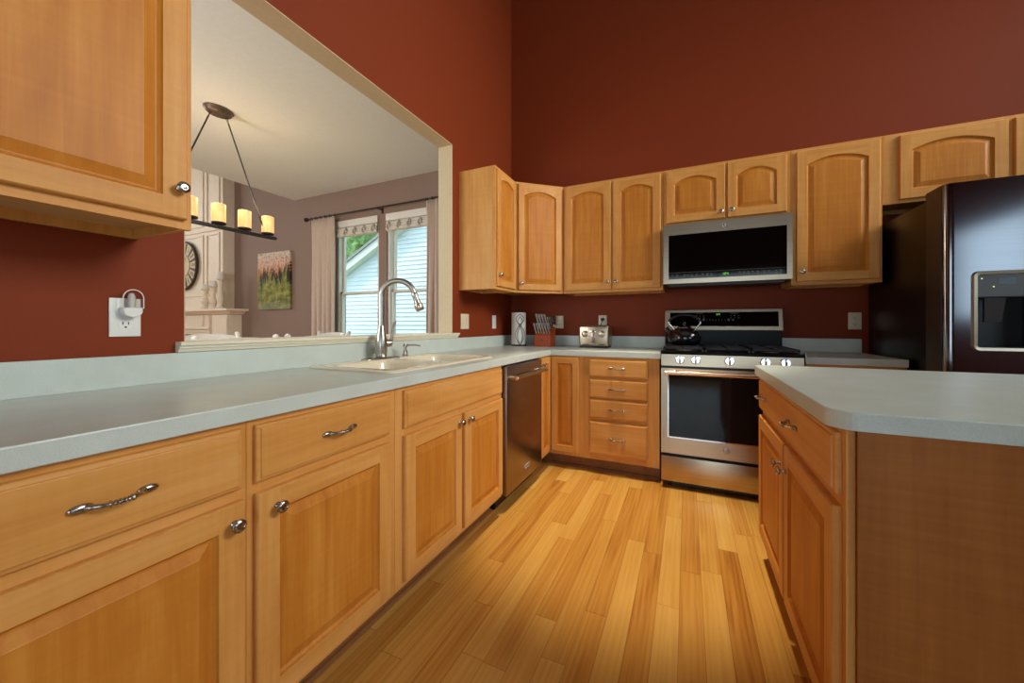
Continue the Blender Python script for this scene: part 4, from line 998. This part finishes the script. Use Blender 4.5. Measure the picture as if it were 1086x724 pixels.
fs = [(k*n+i, k*n+(i+1) % n, (k+1)*n+(i+1) % n, (k+1)*n+i) for k in range(4) for i in range(n)]+[tuple(range(n))[::-1], tuple(range(4*n, 5*n))]
m.add(vs, fs); m.build('worktop', LAM, ic)

# ---------------------------------------------------------------- toaster, knife block, paper towel
tx0, tx1, ty0, ty1, tz = 0.758, 1.010, -0.255, -0.075, CTZ+0.0005
ts = thing('toaster', 'wide stainless toaster with two round dials and a lever, on the back counter', 'toaster', ((tx0+tx1)/2, (ty0+ty1)/2, CTZ))
m = MB(); m.rbox(tx0, tx1, ty0, ty1, tz+0.012, tz+0.190, 0.016, 0, 3); m.build('shell', STEEL, ts)
m = MB(); m.rbox(tx0+0.006, tx1-0.006, ty0+0.006, ty1-0.006, tz, tz+0.014, 0.004)
m.build('base', BLACK, ts)
m = MB()
for y in (-0.195, -0.135): m.box(tx0+0.04, tx1-0.04, y-0.014, y+0.014, tz+0.1895, tz+0.1925)
m.build('bread_slot', BLACK, ts)
yf = ty0-0.0005
m = MB(); m.rbox(0.868, 0.900, yf-0.003, yf+0.004, tz+0.045, tz+0.145, 0.002); m.build('lever_track', STEELD, ts)
m = MB(); m.rbox(0.858, 0.910, yf-0.020, yf, tz+0.133, tz+0.146, 0.003); m.build('lever', CHROME, ts)
for x in (0.812, 0.957):
    m = MB(); m.lathe([(0.029, 0), (0.029, 0.004), (0.022, 0.006), (0.021, 0.016), (0.018, 0.018), (0.0003, 0.018)], (x, yf, tz+0.118), (0, -1, 0), 26); m.rbox(x-0.003, x+0.003, yf-0.020, yf-0.016, tz+0.100, tz+0.136, 0.001); m.build('dial', STEEL, ts)
m = MB(); 
for x in (0.800, 0.930): m.rbox(x, x+0.045, yf-0.002, yf+0.002, tz+0.026, tz+0.032, 0.001)
m.build('crumb_tray_slot', BLACK, ts)
m = MB(); m.rbox(0.775, 0.783, yf-0.003, yf, tz+0.026, tz+0.033, 0.001); m.rbox(0.912, 0.920, yf-0.003, yf, tz+0.026, tz+0.033, 0.001); m.build('button', WHITEP, ts)
# toaster cord to the outlet
def outlet(x=None, y=None, z0=1.076, label='', side='back', double=False, kind='outlet', w_=0.074, mat=ALMOND, h=0.120):
    loc = (x, 0, z0) if side == 'back' else (0, y, z0)
    def V(a, b, d0, d1, c, e): return (x+a, x+b, -d1, -d0, z0+c, z0+e) if side == 'back' else (d0, d1, y+a, y+b, z0+c, z0+e)
    t_ = thing('wall_outlet' if kind == 'outlet' else 'light_switch', label, 'outlet' if kind == 'outlet' else 'switch', loc)
    m = MB(); m.rbox(*V(-w_/2, w_/2, 0.0005, 0.006, 0, h), 0.002); m.build('cover_plate', mat, t_)
    N = (0, -1, 0) if side == 'back' else (1, 0, 0)
    if kind == 'outlet':
        for zc in (0.037, 0.083):
            m = MB(); c = (x, -0.006, z0+zc) if side == 'back' else (0.006, y, z0+zc)
            m.lathe([(0.017, 0), (0.017, 0.0015), (0.0003, 0.0015)], c, N, 24, sy=1.0); rc = m.build('receptacle', mat, t_)
            m = MB()
            for a in (-0.0065, 0.0065): m.box(*V(a-0.0012, a+0.0012, 0.0074, 0.0080, zc, zc+0.009))
            m.box(*V(-0.0025, 0.0025, 0.0074, 0.0080, zc-0.010, zc-0.005)); m.build('socket_hole', BLACK, rc)
    else:
        n_ = 2 if double else 1
        for i in range(n_):
            o_ = (i-(n_-1)/2)*0.046; m = MB(); m.rbox(*V(o_-0.0165, o_+0.0165, 0.004, 0.0085, 0.027, 0.093), 0.0015); rk = m.build('rocker', mat, t_)
    return t_
outlet(x=0.508, label='almond outlet cover on the back wall just right of the knife block')
outlet(x=0.912, label='almond outlet on the back wall behind the toaster with a black plug in it')
outlet(x=2.678, label='almond outlet on the back wall beside the fridge')
outlet(y=-0.880, side='left', kind='switch', double=True, w_=0.118, label='wide two-rocker switch plate on the left wall just past the pass-through', mat=ALMOND)
outlet(y=-0.378, side='left', kind='switch', w_=0.072, label='narrow single-rocker switch plate on the left wall near the corner', mat=WHITEP)
outlet(y=-2.877, side='left', z0=1.070, label='white outlet on the red wall under the foreground cabinet, holding the plug-in night light', mat=WHITEP)
pl_ = thing('power_plug', 'black toaster plug and cord in the outlet behind the toaster', 'plug', (0.912, -0.008, 1.16))
m = MB(); m.rbox(0.898, 0.928, -0.036, -0.0085, 1.146, 1.172, 0.005); m.build('plug_body', BLACK, pl_)
m = MB(); m.tube([(0.913, -0.034, 1.150), (0.911, -0.050, 1.135), (0.905, -0.055, 1.10), (0.902, -0.050, 1.02), (0.915, -0.045, 0.94), (0.935, -0.055, CTZ+0.006), (0.96, -0.068, CTZ+0.008)], 0.0033, 8); m.build('cord', BLACK, pl_)
ap = thing('air_freshener', 'small round white plug-in beside the knife block', 'plug-in', (0.470, -0.02, 1.09))
m = MB(); m.ball((0.458, -0.040, 1.092), 0.024, sc=(1, 0.7, 1)); m.box(0.458, 0.500, -0.036, -0.012, 1.086, 1.100); m.build('casing', WHITEP, ap)
m = MB(); m.lathe([(0.012, 0), (0.010, 0.004)], (0.458, -0.056, 1.092), (0, -1, 0), 16); m.build('vent_cap', ALMOND, ap)
nl = thing('night_light', 'white plug-in night light with a clear arched lens in the foreground outlet', 'night light', (0.008, -2.873, 1.13))
yc, zc = -2.870, 1.146
m = MB(); pts = [(0.0095, yc-0.023, zc+0.016), (0.0095, yc+0.023, zc+0.016)]
for i in range(13): a = PI*i/12; pts.append((0.0095, yc+0.023*math.cos(a), zc+0.004-0.020*math.sin(a)))
m.prism(pts[:1]+pts[1:], (0.030, 0, 0)); m.build('base', WHITEP, nl, bevel=0.003)
m = MB(); m.lathe([(0.008, 0), (0.009, 0.012), (0.0095, 0.030), (0.006, 0.042), (0.0003, 0.045)], (0.026, yc, zc+0.016), (0, 0, 1), 16); m.build('bulb', WHITEP, nl)
def clear_mat():
    k = NM('clear_plastic'); nt = k.nt; nt.nodes.remove(k.b); out = [n for n in nt.nodes if n.type == 'OUTPUT_MATERIAL'][0]
    a = k.n('ShaderNodeBsdfTransparent'); a.inputs[0].default_value = (0.9, 0.9, 0.9, 1); g = k.n('ShaderNodeBsdfGlossy'); g.inputs['Roughness'].default_value = 0.1
    mx = k.n('ShaderNodeMixShader'); mx.inputs[0].default_value = 0.12; k.l(a.outputs[0], mx.inputs[1]); k.l(g.outputs[0], mx.inputs[2]); k.l(mx.outputs[0], out.inputs[0]); return k.m
CLEAR = clear_mat()
m = MB(); arc = [(yc+0.024*math.cos(PI*i/16), zc+0.044+0.026*math.sin(PI*i/16)) for i in range(17)]; arc = [(yc+0.024, zc+0.012)]+arc+[(yc-0.024, zc+0.012)]
n = len(arc); vs = [(0.012, a, b) for a, b in arc]+[(0.040, a, b) for a, b in arc]; m.add(vs, [(i, i+1, n+i+1, n+i) for i in range(n-1)]+[tuple(range(n, 2*n))]); m.build('lens', CLEAR, nl)
m = MB(); m.tube([(0.040, a, b) for a, b in arc], 0.0014, 6); m.build('lens_rim', WHITEP, nl)

# knife block and knives
kb = thing('knife_block', 'reddish-brown wooden knife block full of steel-handled knives, in the back corner', 'knife block', (0.425, -0.2, CTZ))
bz = CTZ+0.0005
m = MB(); m.prism([(0.350, -0.262, bz), (0.350, -0.262, bz+0.100), (0.350, -0.205, bz+0.128), (0.350, -0.125, bz+0.175), (0.350, -0.095, bz+0.165), (0.350, -0.120, bz)], (0.150, 0, 0)); kbb = m.build('block', W_BLOCK, kb, bevel=0.003)
m = MB(); m.lathe([(0.010, 0), (0.0003, 0.0006)], (0.425, -0.2622, bz+0.055), (0, -1, 0), 18); m.build('maker_mark', BLACK, kbb)
KH = steel('knife_handle_steel', rgb(200, 196, 192), 0.3, 'z', 0.05)
def knife(x, y, z, L, label, rad=0.0075):
    t_ = thing('kitchen_knife', label, 'knife', (x, y, z), group='steel-handled knives in the block')
    ax = Vector((-0.14, -0.30, 0.94)).normalized(); p = Vector((x, y, z)); pts = [p+ax*(L*i/8) for i in range(9)]
    m = MB(); m.tube(pts, [rad*k for k in (0.85, 0.9, 0.8, 0.85, 0.95, 1.0, 1.0, 1.12, 0.95)], 10); h_ = m.build('handle', KH, t_)
    m = MB(); q = p+ax*(L*0.5); s_ = Vector((1, 0, 0)); m.tube([p+ax*(L*0.15)+s_*(rad*0.75), p+ax*(L*0.85)+s_*(rad*0.8)], rad*0.42, 6); m.build('handle_inlay', BLACK, h_)
    m = MB(); m.tube([p-ax*0.03, p], [0.003, 0.005], 8); m.build('bolster', CHROME, t_)
ords = ['first', 'second', 'third', 'fourth', 'fifth', 'sixth']
for i in range(6): knife(0.362+i*0.0253, -0.235, bz+0.116, 0.100, ords[i]+' knife from the left in the front row of the block')
for i in range(4): knife(0.364+i*0.0265, -0.155, bz+0.160, 0.145-0.002*i, ords[i]+' knife from the left in the taller back row of the block', 0.009)
for i in range(2): knife(0.466+i*0.022, -0.158, bz+0.158, 0.115, ('slimmer' if i == 0 else 'slimmest far right')+' knife at the right end of the taller back row', 0.006)
sc_ = thing('kitchen_scissors', 'black-handled kitchen scissors at the right side of the knife block', 'scissors', (0.505, -0.17, bz+0.16))
m = MB()
for s_ in (-1, 1):
    c = Vector((0.500+s_*0.009, -0.200, bz+0.245)); m.tube([c+Vector((0.010*math.cos(a), 0, 0.026*math.sin(a))) for a in [2*PI*i/16 for i in range(16)]], 0.0045, 8, closed=True)
m.tube([(0.497, -0.195, bz+0.225), (0.492, -0.175, bz+0.165)], 0.006, 8); m.build('scissor_handles', BLACK, sc_)

pt = thing('paper_towel_holder', 'paper towel roll on a stand with looping black wires, in the far corner', 'paper towel holder', (0.168, -0.20, CTZ))
px, py = 0.168, -0.195
m = MB(); m.lathe([(0.075, 0.0005), (0.075, 0.008), (0.070, 0.012), (0.0003, 0.012)], (px, py, CTZ), (0, 0, 1), 32); m.build('base', BLACK, pt)
m = MB(); m.lathe([(0.066, 0.014), (0.067, 0.018), (0.067, 0.306), (0.066, 0.310), (0.022, 0.310), (0.020, 0.306)], (px, py, CTZ), (0, 0, 1), 40); m.build('paper_roll', PAPER, pt)
m = MB(); m.cyl((px, py, CTZ+0.012), (px, py, CTZ+0.318), 0.006, 10); m.ball((px, py, CTZ+0.332), 0.014)
vd = Vector((1.44, -3.2, 0)).normalized(); sd = Vector((vd.y*-1, vd.x, 0))
m.build('centre_post', BLACK, pt)
m = MB()
c0 = Vector((px, py, CTZ))+vd*0.074+sd*0.012
for k, (am, ph) in enumerate(((0.042, 1), (0.042, -1), (0.024, 1), (0.024, -1))):
    pts = []
    for i in range(25):
        s_ = i/24; z = 0.010+0.285*s_
        wv = am*math.sin(PI*s_*1.5+0.0) if s_ < 0.667 else -am*math.sin(PI*(s_-0.667)*3)*0.9
        pts.append(c0+sd*(ph*wv)*1.0+Vector((0, 0, z if k < 2 else z*0.92))-vd*(0.6*abs(wv)*0.6))
    m.tube(pts, 0.0024, 6)
m.build('wire_loops', BLACK, pt)

# ---------------------------------------------------------------- chandelier
CX, CY = -1.764, -1.705
ch = thing('linear_chandelier', 'dark linear chandelier with candle-shaped glass lights hanging over the dining table', 'chandelier', (CX, CY, DZ))
m = MB(); m.lathe([(0.0003, 0), (0.092, 0), (0.096, -0.010), (0.086, -0.018), (0.080, -0.032), (0.070, -0.040), (0.0003, -0.042)], (CX, CY, DZ-0.0005), (0, 0, 1), 36, sx=0.85, sy=1.10)
m.build('canopy', CANOPYM, ch)
bzb = 1.885; BH = 0.455
m = MB(); m.rbox(CX-0.022, CX+0.022, CY-BH, CY+BH, bzb-0.012, bzb+0.012, 0.003); br = m.build('crossbar', BRONZE, ch)
for s_ in (-1, 1):
    m = MB(); a = Vector((CX, CY+s_*0.055, DZ-0.040)); b = Vector((CX, CY+s_*(BH-0.085), bzb+0.012)); d = (b-a).normalized()
    for k in range(2):
        c = a+d*(0.012+k*0.020); u_ = Vector((1, 0, 0)) if k % 2 else d.cross(Vector((1, 0, 0)))
        m.tube([c+d*math.cos(t_)*0.012+u_*math.sin(t_)*0.007 for t_ in [2*PI*i/14 for i in range(14)]], 0.0022, 6, closed=True)
    m.tube([a+d*0.045, b], 0.0055, 10); m.ball(tuple(b), 0.011); m.build('hanging_rod', BRONZE, ch)
for i in range(5):
    y = CY+(i-2)*0.193
    m = MB(); m.lathe([(0.020, 0.012), (0.022, 0.018), (0.046, 0.022), (0.050, 0.030), (0.048, 0.036)], (CX, y, bzb), (0, 0, 1), 26); cu = m.build('candle_cup', BRONZE, ch)
    m = MB(); m.lathe([(0.0003, 0.037), (0.047, 0.037), (0.0475, 0.045), (0.0475, 0.178), (0.043, 0.180), (0.042, 0.170), (0.0003, 0.165)], (CX, y, bzb), (0, 0, 1), 32); m.build('glass_shade', CANDLE, cu)
    l = bpy.data.lights.new('candle_glow', 'POINT'); l.energy = 1.7; l.color = (1, 0.72, 0.42); l.shadow_soft_size = 0.05
    lo = bpy.data.objects.new('candle_glow', l); COL.objects.link(lo); lo.location = (0, y-CY, bzb+0.24-DZ); lo.parent = ch

# ---------------------------------------------------------------- dining side: curtains, rod, shades, picture
RODZ = 2.488; RY = -0.085
rd = thing('curtain_rod', 'thin black curtain rod across the two dining windows', 'curtain rod', (-1.8, 0, RODZ))
m = MB(); m.cyl((-2.90, RY, RODZ), (-0.70, RY, RODZ), 0.010, 12); m.build('rod', BRONZE, rd)
m = MB(); m.lathe([(0.010, 0), (0.022, 0.004), (0.022, 0.014), (0.012, 0.018), (0.026, 0.030), (0.026, 0.042), (0.012, 0.052), (0.0003, 0.054)], (-2.90, RY, RODZ), (-1, 0, 0), 18); m.lathe([(0.010, 0), (0.022, 0.004), (0.022, 0.014), (0.012, 0.018), (0.026, 0.030), (0.0003, 0.05)], (-0.70, RY, RODZ), (1, 0, 0), 18); m.build('finial', BRONZE, rd)
m = MB()
for x in (-2.80, -1.695, -0.80): m.box(x-0.008, x+0.008, RY, -0.001, RODZ-0.012, RODZ-0.002); m.box(x-0.015, x+0.015, -0.006, -0.0005, RODZ-0.05, RODZ+0.02)
m.build('bracket', BRONZE, rd)
def curtain(x0, x1, folds, label):
    m = MB(); nu, nz_ = folds*14, 16; vs = []
    for j in range(nz_+1):
        z = RODZ-0.014-(RODZ-0.034)*j/nz_
        for i in range(nu+1):
            u = i/nu; am = 0.030+0.006*math.sin(j*0.5+i*0.2); x = x0+(x1-x0)*u+0.006*math.sin(2*PI*folds*u*2+j*0.3)
            vs.append((x, RY+am*math.sin(2*PI*folds*u+0.15*math.sin(j*0.6))*(0.55 if j == 0 else 1), z))
    fs = [(j*(nu+1)+i, j*(nu+1)+i+1, (j+1)*(nu+1)+i+1, (j+1)*(nu+1)+i) for j in range(nz_) for i in range(nu)]
    m.add(vs, fs, 0, True); t_ = thing('curtain', label, 'curtain', ((x0+x1)/2, RY, RODZ), group='curtains at the dining windows')
    o = m.build('curtain_panel', FABRIC, t_); s_ = o.modifiers.new('thickness', 'SOLIDIFY'); s_.thickness = 0.003
    m = MB()
    for i in range(folds+1):
        xx = x0+(x1-x0)*i/folds; m.tube([(xx, RY+0.017*math.cos(a), RODZ-0.002+0.017*math.sin(a)) for a in [2*PI*k/14 for k in range(14)]], 0.0028, 6, closed=True)
    m.build('ring', BRONZE, t_)
curtain(-2.830, -2.400, 5, 'beige curtain gathered at the left end of the rod')
curtain(-0.990, -0.735, 3, 'beige curtain gathered at the right end of the rod, half hidden by the jamb')
for i, (a, b) in enumerate(WINS):
    t_ = thing('roman_shade', 'folded patterned fabric shade raised to the top of the %s dining window' % ('left' if i == 0 else 'right'), 'window shade', ((a+b)/2, 0, WZ1), group='raised shades in the dining windows')
    m = MB(); m.rbox(a+0.004, b-0.004, -0.024, 0.018, WZ1-0.085, WZ1-0.002, 0.004); m.build('head_rail', WHITEPAINT, t_)
    m = MB(); z = WZ1-0.088
    n = 48
    for k, (dz, dy) in enumerate(((0.040, 0.020), (0.042, 0.026), (0.044, 0.030))):
        vs = []
        for q in range(9):
            an = PI*q/8
            for u in range(n+1):
                x = a+0.010+(b-a-0.020)*u/n; bl = 1+0.22*abs(math.sin(PI*u/n*4))
                vs.append((x, -0.002-dy*math.sin(an)*bl, z-dz*(1-math.cos(an))/2*bl))
        m.add(vs, [(q*(n+1)+u, q*(n+1)+u+1, (q+1)*(n+1)+u+1, (q+1)*(n+1)+u) for q in range(8) for u in range(n)], 0, True); z -= dz*0.86
    m.box(a+0.012, b-0.012, -0.003, 0.001, z-0.012, WZ1-0.09)
    m.build('folded_fabric', SHADEF, t_)
    for k in range(5):
        m = MB(); x = a+0.06+(b-a-0.12)*k/4
        m.tube([(x+0.020*math.cos(t2)+0.0, -0.034-0.010*math.sin(t2*2), WZ1-0.145+0.040*math.sin(t2)) for t2 in [2*PI*i/16 for i in range(16)]], 0.009, 6, closed=True)
        m.build('knotted_cord', CORD, t_)
pic = thing('canvas_picture', 'unframed forest canvas of dark firs over pale green young trees on the brown wall', 'picture', (-3.68, -0.001, 1.331))
m = MB(); m.rbox(-4.030, -3.330, -0.036, -0.0015, 1.331, 2.135, 0.003); m.build('canvas', PAINT, pic)

# ---------------------------------------------------------------- fireplace chest, mantel, clock, candlesticks
fp = thing('fireplace_surround', 'tall cream panelled fireplace with a mantel shelf and a tiled firebox surround', 'fireplace', (-5.8, 0, 0))
fx0, fx1, fy = -7.0, -4.66, -0.16
m = MB(); m.box(fx0, fx1, fy, -0.001, 0, 4.9); m.build('chimney_breast', FIREW, fp)
m = MB()
def frame(x0, x1, z0, z1, w_=0.030, d=0.016):
    for (a, b, c, e) in ((x0, x1, z0, z0+w_), (x0, x1, z1-w_, z1), (x0, x0+w_, z0+w_, z1-w_), (x1-w_, x1, z0+w_, z1-w_)): m.box(a, b, fy-d, fy, c, e)
for z0_, z1_ in ((1.55, 2.50), (2.62, 4.4)):
    frame(-5.08, -4.73, z0_, z1_); frame(-6.30, -5.16, z0_, z1_); frame(-6.90, -6.38, z0_, z1_)
m.box(fx0, fx1, fy-0.020, fy, 2.535, 2.585)
m.build('wall_moulding', FIREW, fp, bevel=0.004)
m = MB(); prof = [(0, 0), (0.03, 0.01), (0.06, 0.045), (0.07, 0.05), (0.14, 0.055), (0.14, 0.085), (0, 0.085)]
MZ = 1.262
fw = fx1+0.22
path = [(fw, -0.002), (fw, fy-0.004), (fx0-0.004, fy-0.004), (fx0-0.004, -0.002)]
m.sweep([(-a, z+MZ) for a, z in prof], path); m.box(fx0, fw, fy-0.003, -0.002, MZ, MZ+0.085); m.build('mantel_shelf', FIREW, fp)
m = MB()
m.box(fx1+0.0005, fw-0.03, fy, -0.001, 0, 1.262); m.box(fx1-0.18, fw-0.03, fy-0.05, fy, 0, 1.262); m.box(fx0+0.02, fx0+0.30, fy-0.05, fy, 0, 1.262); m.box(fx0+0.30, fx1-0.30, fy-0.035, fy, 1.06, 1.262)
for k, (a, z) in enumerate(((0.30, 1.045), (0.34, 1.00), (0.38, 0.965))):
    m.box(fx0+a, fx1-a, fy-0.045+0.008*k, fy, z, z+0.03); m.box(fx0+a, fx0+a+0.035, fy-0.045+0.008*k, fy, 0, z); m.box(fx1-a-0.035, fx1-a, fy-0.045+0.008*k, fy, 0, z)
m.box(-5.16, -5.08, fy-0.055, fy, 1.10, 1.262)
m.build('surround_moulding', FIREW, fp, bevel=0.004)
m = MB(); m.box(fx0+0.42, fx1-0.42, fy-0.015, fy, 0, 0.96); tl_ = m.build('tile_surround', BRICKT, fp)
m = MB(); m.box(fx0+0.62, fx1-0.62, fy-0.018, fy-0.014, 0.0, 0.76); m.build('firebox', BLACK, tl_)
ckx, ckz, ckr = -5.66, 2.050, 0.390
ck = thing('wall_clock', 'large round antique wall clock with dark roman numeral blocks above the mantel', 'clock', (ckx, fy-0.02, ckz))
N = (0, -1, 0); cy_ = fy-0.017
m = MB(); m.lathe([(ckr*0.98, 0), (ckr, 0.01), (ckr, 0.028), (ckr*0.965, 0.036), (ckr*0.93, 0.028), (ckr*0.93, 0.012), (0.0003, 0.012)], (ckx, cy_, ckz), N, 56); m.build('clock_frame', CLOCKD, ck)
m = MB(); m.lathe([(ckr*0.92, 0.0125), (ckr*0.92, 0.016), (0.0003, 0.016)], (ckx, cy_, ckz), N, 56); m.build('clock_face', CLOCKF, ck)
m = MB(); m.tube([(ckx+ckr*0.46*math.cos(a), cy_-0.018, ckz+ckr*0.46*math.sin(a)) for a in [2*PI*i/40 for i in range(40)]], 0.005, 6, closed=True)
ROM = {1: 'I', 2: 'II', 3: 'III', 4: 'IIII', 5: 'V', 6: 'VI', 7: 'VII', 8: 'VIII', 9: 'IX', 10: 'X', 11: 'XI', 12: 'XII'}
for h in range(1, 13):
    a = PI/2-2*PI*h/12; er = Vector((math.cos(a), 0, math.sin(a))); et = Vector((math.sin(a), 0, -math.cos(a))); base = Vector((ckx, cy_-0.0165, ckz))
    # dark separators between the numeral tablets
    b = a+PI/12; er2 = Vector((math.cos(b), 0, math.sin(b))); et2 = Vector((math.sin(b), 0, -math.cos(b)))
    q = [base+er2*(ckr*0.50)-et2*0.012, base+er2*(ckr*0.90)-et2*0.026, base+er2*(ckr*0.90)+et2*0.026, base+er2*(ckr*0.50)+et2*0.012]; m.prism(q, (0, -0.003, 0))
    s_ = ROM[h]; wd = {'I': 0.016, 'V': 0.03, 'X': 0.03}; tot = sum(wd[c] for c in s_); x = -tot/2
    def bar(xa, ra, xb, rb, w_=0.0032):
        p, q_ = base+er*ra+et*xa, base+er*rb+et*xb; d_ = (q_-p).normalized(); n_ = Vector((d_.z, 0, -d_.x))*w_; m.prism([p-n_, p+n_, q_+n_, q_-n_], (0, -0.0025, 0))
    r0_, r1_ = ckr*0.57, ckr*0.84
    for c in s_:
        ww = wd[c]
        if c == 'I': bar(x+ww/2, r0_, x+ww/2, r1_)
        if c == 'V': bar(x+ww/2, r0_, x+0.004, r1_); bar(x+ww/2, r0_, x+ww-0.004, r1_)
        if c == 'X': bar(x+0.004, r0_, x+ww-0.004, r1_); bar(x+ww-0.004, r0_, x+0.004, r1_)
        x += ww
m.build('numerals', CLOCKD, ck)
m = MB()
for a, L, w_ in ((math.radians(60), 0.17, 0.010), (math.radians(200), 0.12, 0.012)):
    er = Vector((math.cos(a), 0, math.sin(a))); et = Vector((er.z, 0, -er.x)); b = Vector((ckx, cy_-0.021, ckz)); m.prism([b-et*w_*0.4, b+er*L*0.6-et*w_, b+er*L, b+er*L*0.6+et*w_, b+et*w_*0.4], (0, -0.002, 0))
m.lathe([(0.022, 0), (0.022, 0.004), (0.0003, 0.006)], (ckx, cy_-0.021, ckz), N, 18); m.build('clock_hand', CLOCKD, ck)
MT = MZ+0.0855; MYC = -0.242
for x, h, lab in ((-4.955, 0.37, 'shortest white turned candle holder, leftmost on the mantel'), (-4.745, 0.41, 'middle white turned candle holder on the mantel'), (-4.560, 0.53, 'tallest white turned candle holder, at the right end of the mantel')):
    t_ = thing('candle_holder', lab, 'candle holder', (x, MYC, MT), group='white candle holders on the mantel')
    m = MB(); m.lathe([(0.060, 0), (0.062, 0.012), (0.048, 0.03), (0.030, 0.06), (0.046, h*0.24), (0.054, h*0.34), (0.030, h*0.46), (0.024, h*0.58), (0.040, h*0.70), (0.028, h*0.76), (0.056, h*0.80), (0.060, h*0.82)], (x, MYC, MT), (0, 0, 1), 24); m.build('stem', FIREW, t_)
    m = MB(); m.lathe([(0.048, h*0.82), (0.049, h*0.83), (0.049, h-0.004), (0.045, h), (0.0003, h-0.004)], (x, MYC, MT), (0, 0, 1), 24); m.build('candle', PAPER, t_)

# ---------------------------------------------------------------- dining chairs (only their top rails show over the ledge)
def make_chair(label):
    t_ = thing('dining_chair', label, 'chair', (0, 0, 0), group='white dining chairs behind the pass-through ledge')
    H = 1.022; W_ = 0.235
    # chair faces local +x; back at x = -0.2
    m = MB(); m.rbox(-0.20, 0.23, -0.22, 0.22, 0.435, 0.465, 0.012, 0, 3); m.build('seat', WHITEPAINT, t_)
    for sx_ in (-1, 1):
        m = MB(); m.tube([(-0.235, sx_*(W_-0.030), 0.0), (-0.195, sx_*(W_-0.025), 0.45), (-0.215, sx_*(W_-0.012), 0.75), (-0.262, sx_*W_, H)], [0.015, 0.020, 0.018, 0.017], 10); m.ball((-0.2635, sx_*W_, H+0.004), 0.020); m.build('back_post', WHITEPAINT, t_)
        m = MB(); m.tube([(0.20, sx_*0.19, 0.0), (0.195, sx_*0.185, 0.437)], [0.014, 0.020], 10); m.build('leg', WHITEPAINT, t_)
    def rail(z0, z1, rise, name):
        m = MB(); n = 16; vs = []
        for i in range(n+1):
            u = -1+2*i/n; y = u*(W_-0.008); x = -0.225-(z1-0.75)*0.16-0.030*(1-u*u); zz = rise*(1-u*u)
            for (dx, z) in ((-0.009, z0+zz), (0.009, z0+zz), (0.009, z1+zz), (-0.009, z1+zz)): vs.append((x+dx, y, z))
        fs = [(i*4+k, i*4+(k+1) % 4, i*4+4+(k+1) % 4, i*4+4+k) for i in range(n) for k in range(4)]+[(0, 1, 2, 3), (n*4, n*4+1, n*4+2, n*4+3)]
        m.add(vs, fs, 0, True); m.build(name, WHITEPAINT, t_)
    rail(0.935, 1.005, 0.024, 'top_rail'); rail(0.60, 0.64, 0.012, 'back_rail')
    for k in range(5):
        y = -0.14+k*0.07; m = MB(); m.tube([(-0.232, y, 0.63), (-0.262-0.02*(1-(y/0.2)**2), y, 0.95)], 0.007, 8); m.build('spindle', WHITEPAINT, t_)
    return t_
c0 = make_chair('white dining chair nearest the ledge, leftmost of the near pair')
bpy.context.view_layer.update()
def at(o, x, y, rz): o.location = (x, y, 0); o.rotation_euler = (0, 0, rz)
# rz=PI: chair faces -x, its back toward the kitchen
at(c0, -1.240, -1.995, PI)
dup(c0, (-1.240, -1.440, 0), PI, 'white dining chair nearest the ledge, right one of the near pair, left of the faucet')
dup(c0, (-2.05, -1.500, 0), 0, 'white dining chair on the far side of the table, in front of the fireplace')
dup(c0, (-1.985, -0.71, 0), -PI/2, 'white dining chair at the table end, under the left window')

# ---------------------------------------------------------------- unseen ceiling fixtures added to go with the fill spots
for i, (x, y) in enumerate(DOWN):
    t_ = thing('added_recessed_light', 'added round white recessed light, out of view in the high kitchen ceiling', 'ceiling light', (x, y, RH), group='added recessed lights in the kitchen ceiling')
    m = MB(); m.lathe([(0.085, -0.0005), (0.085, -0.006), (0.068, -0.010), (0.066, -0.0008)], (x, y, RH), (0, 0, 1), 28); m.build('trim_ring', WHITEP, t_)
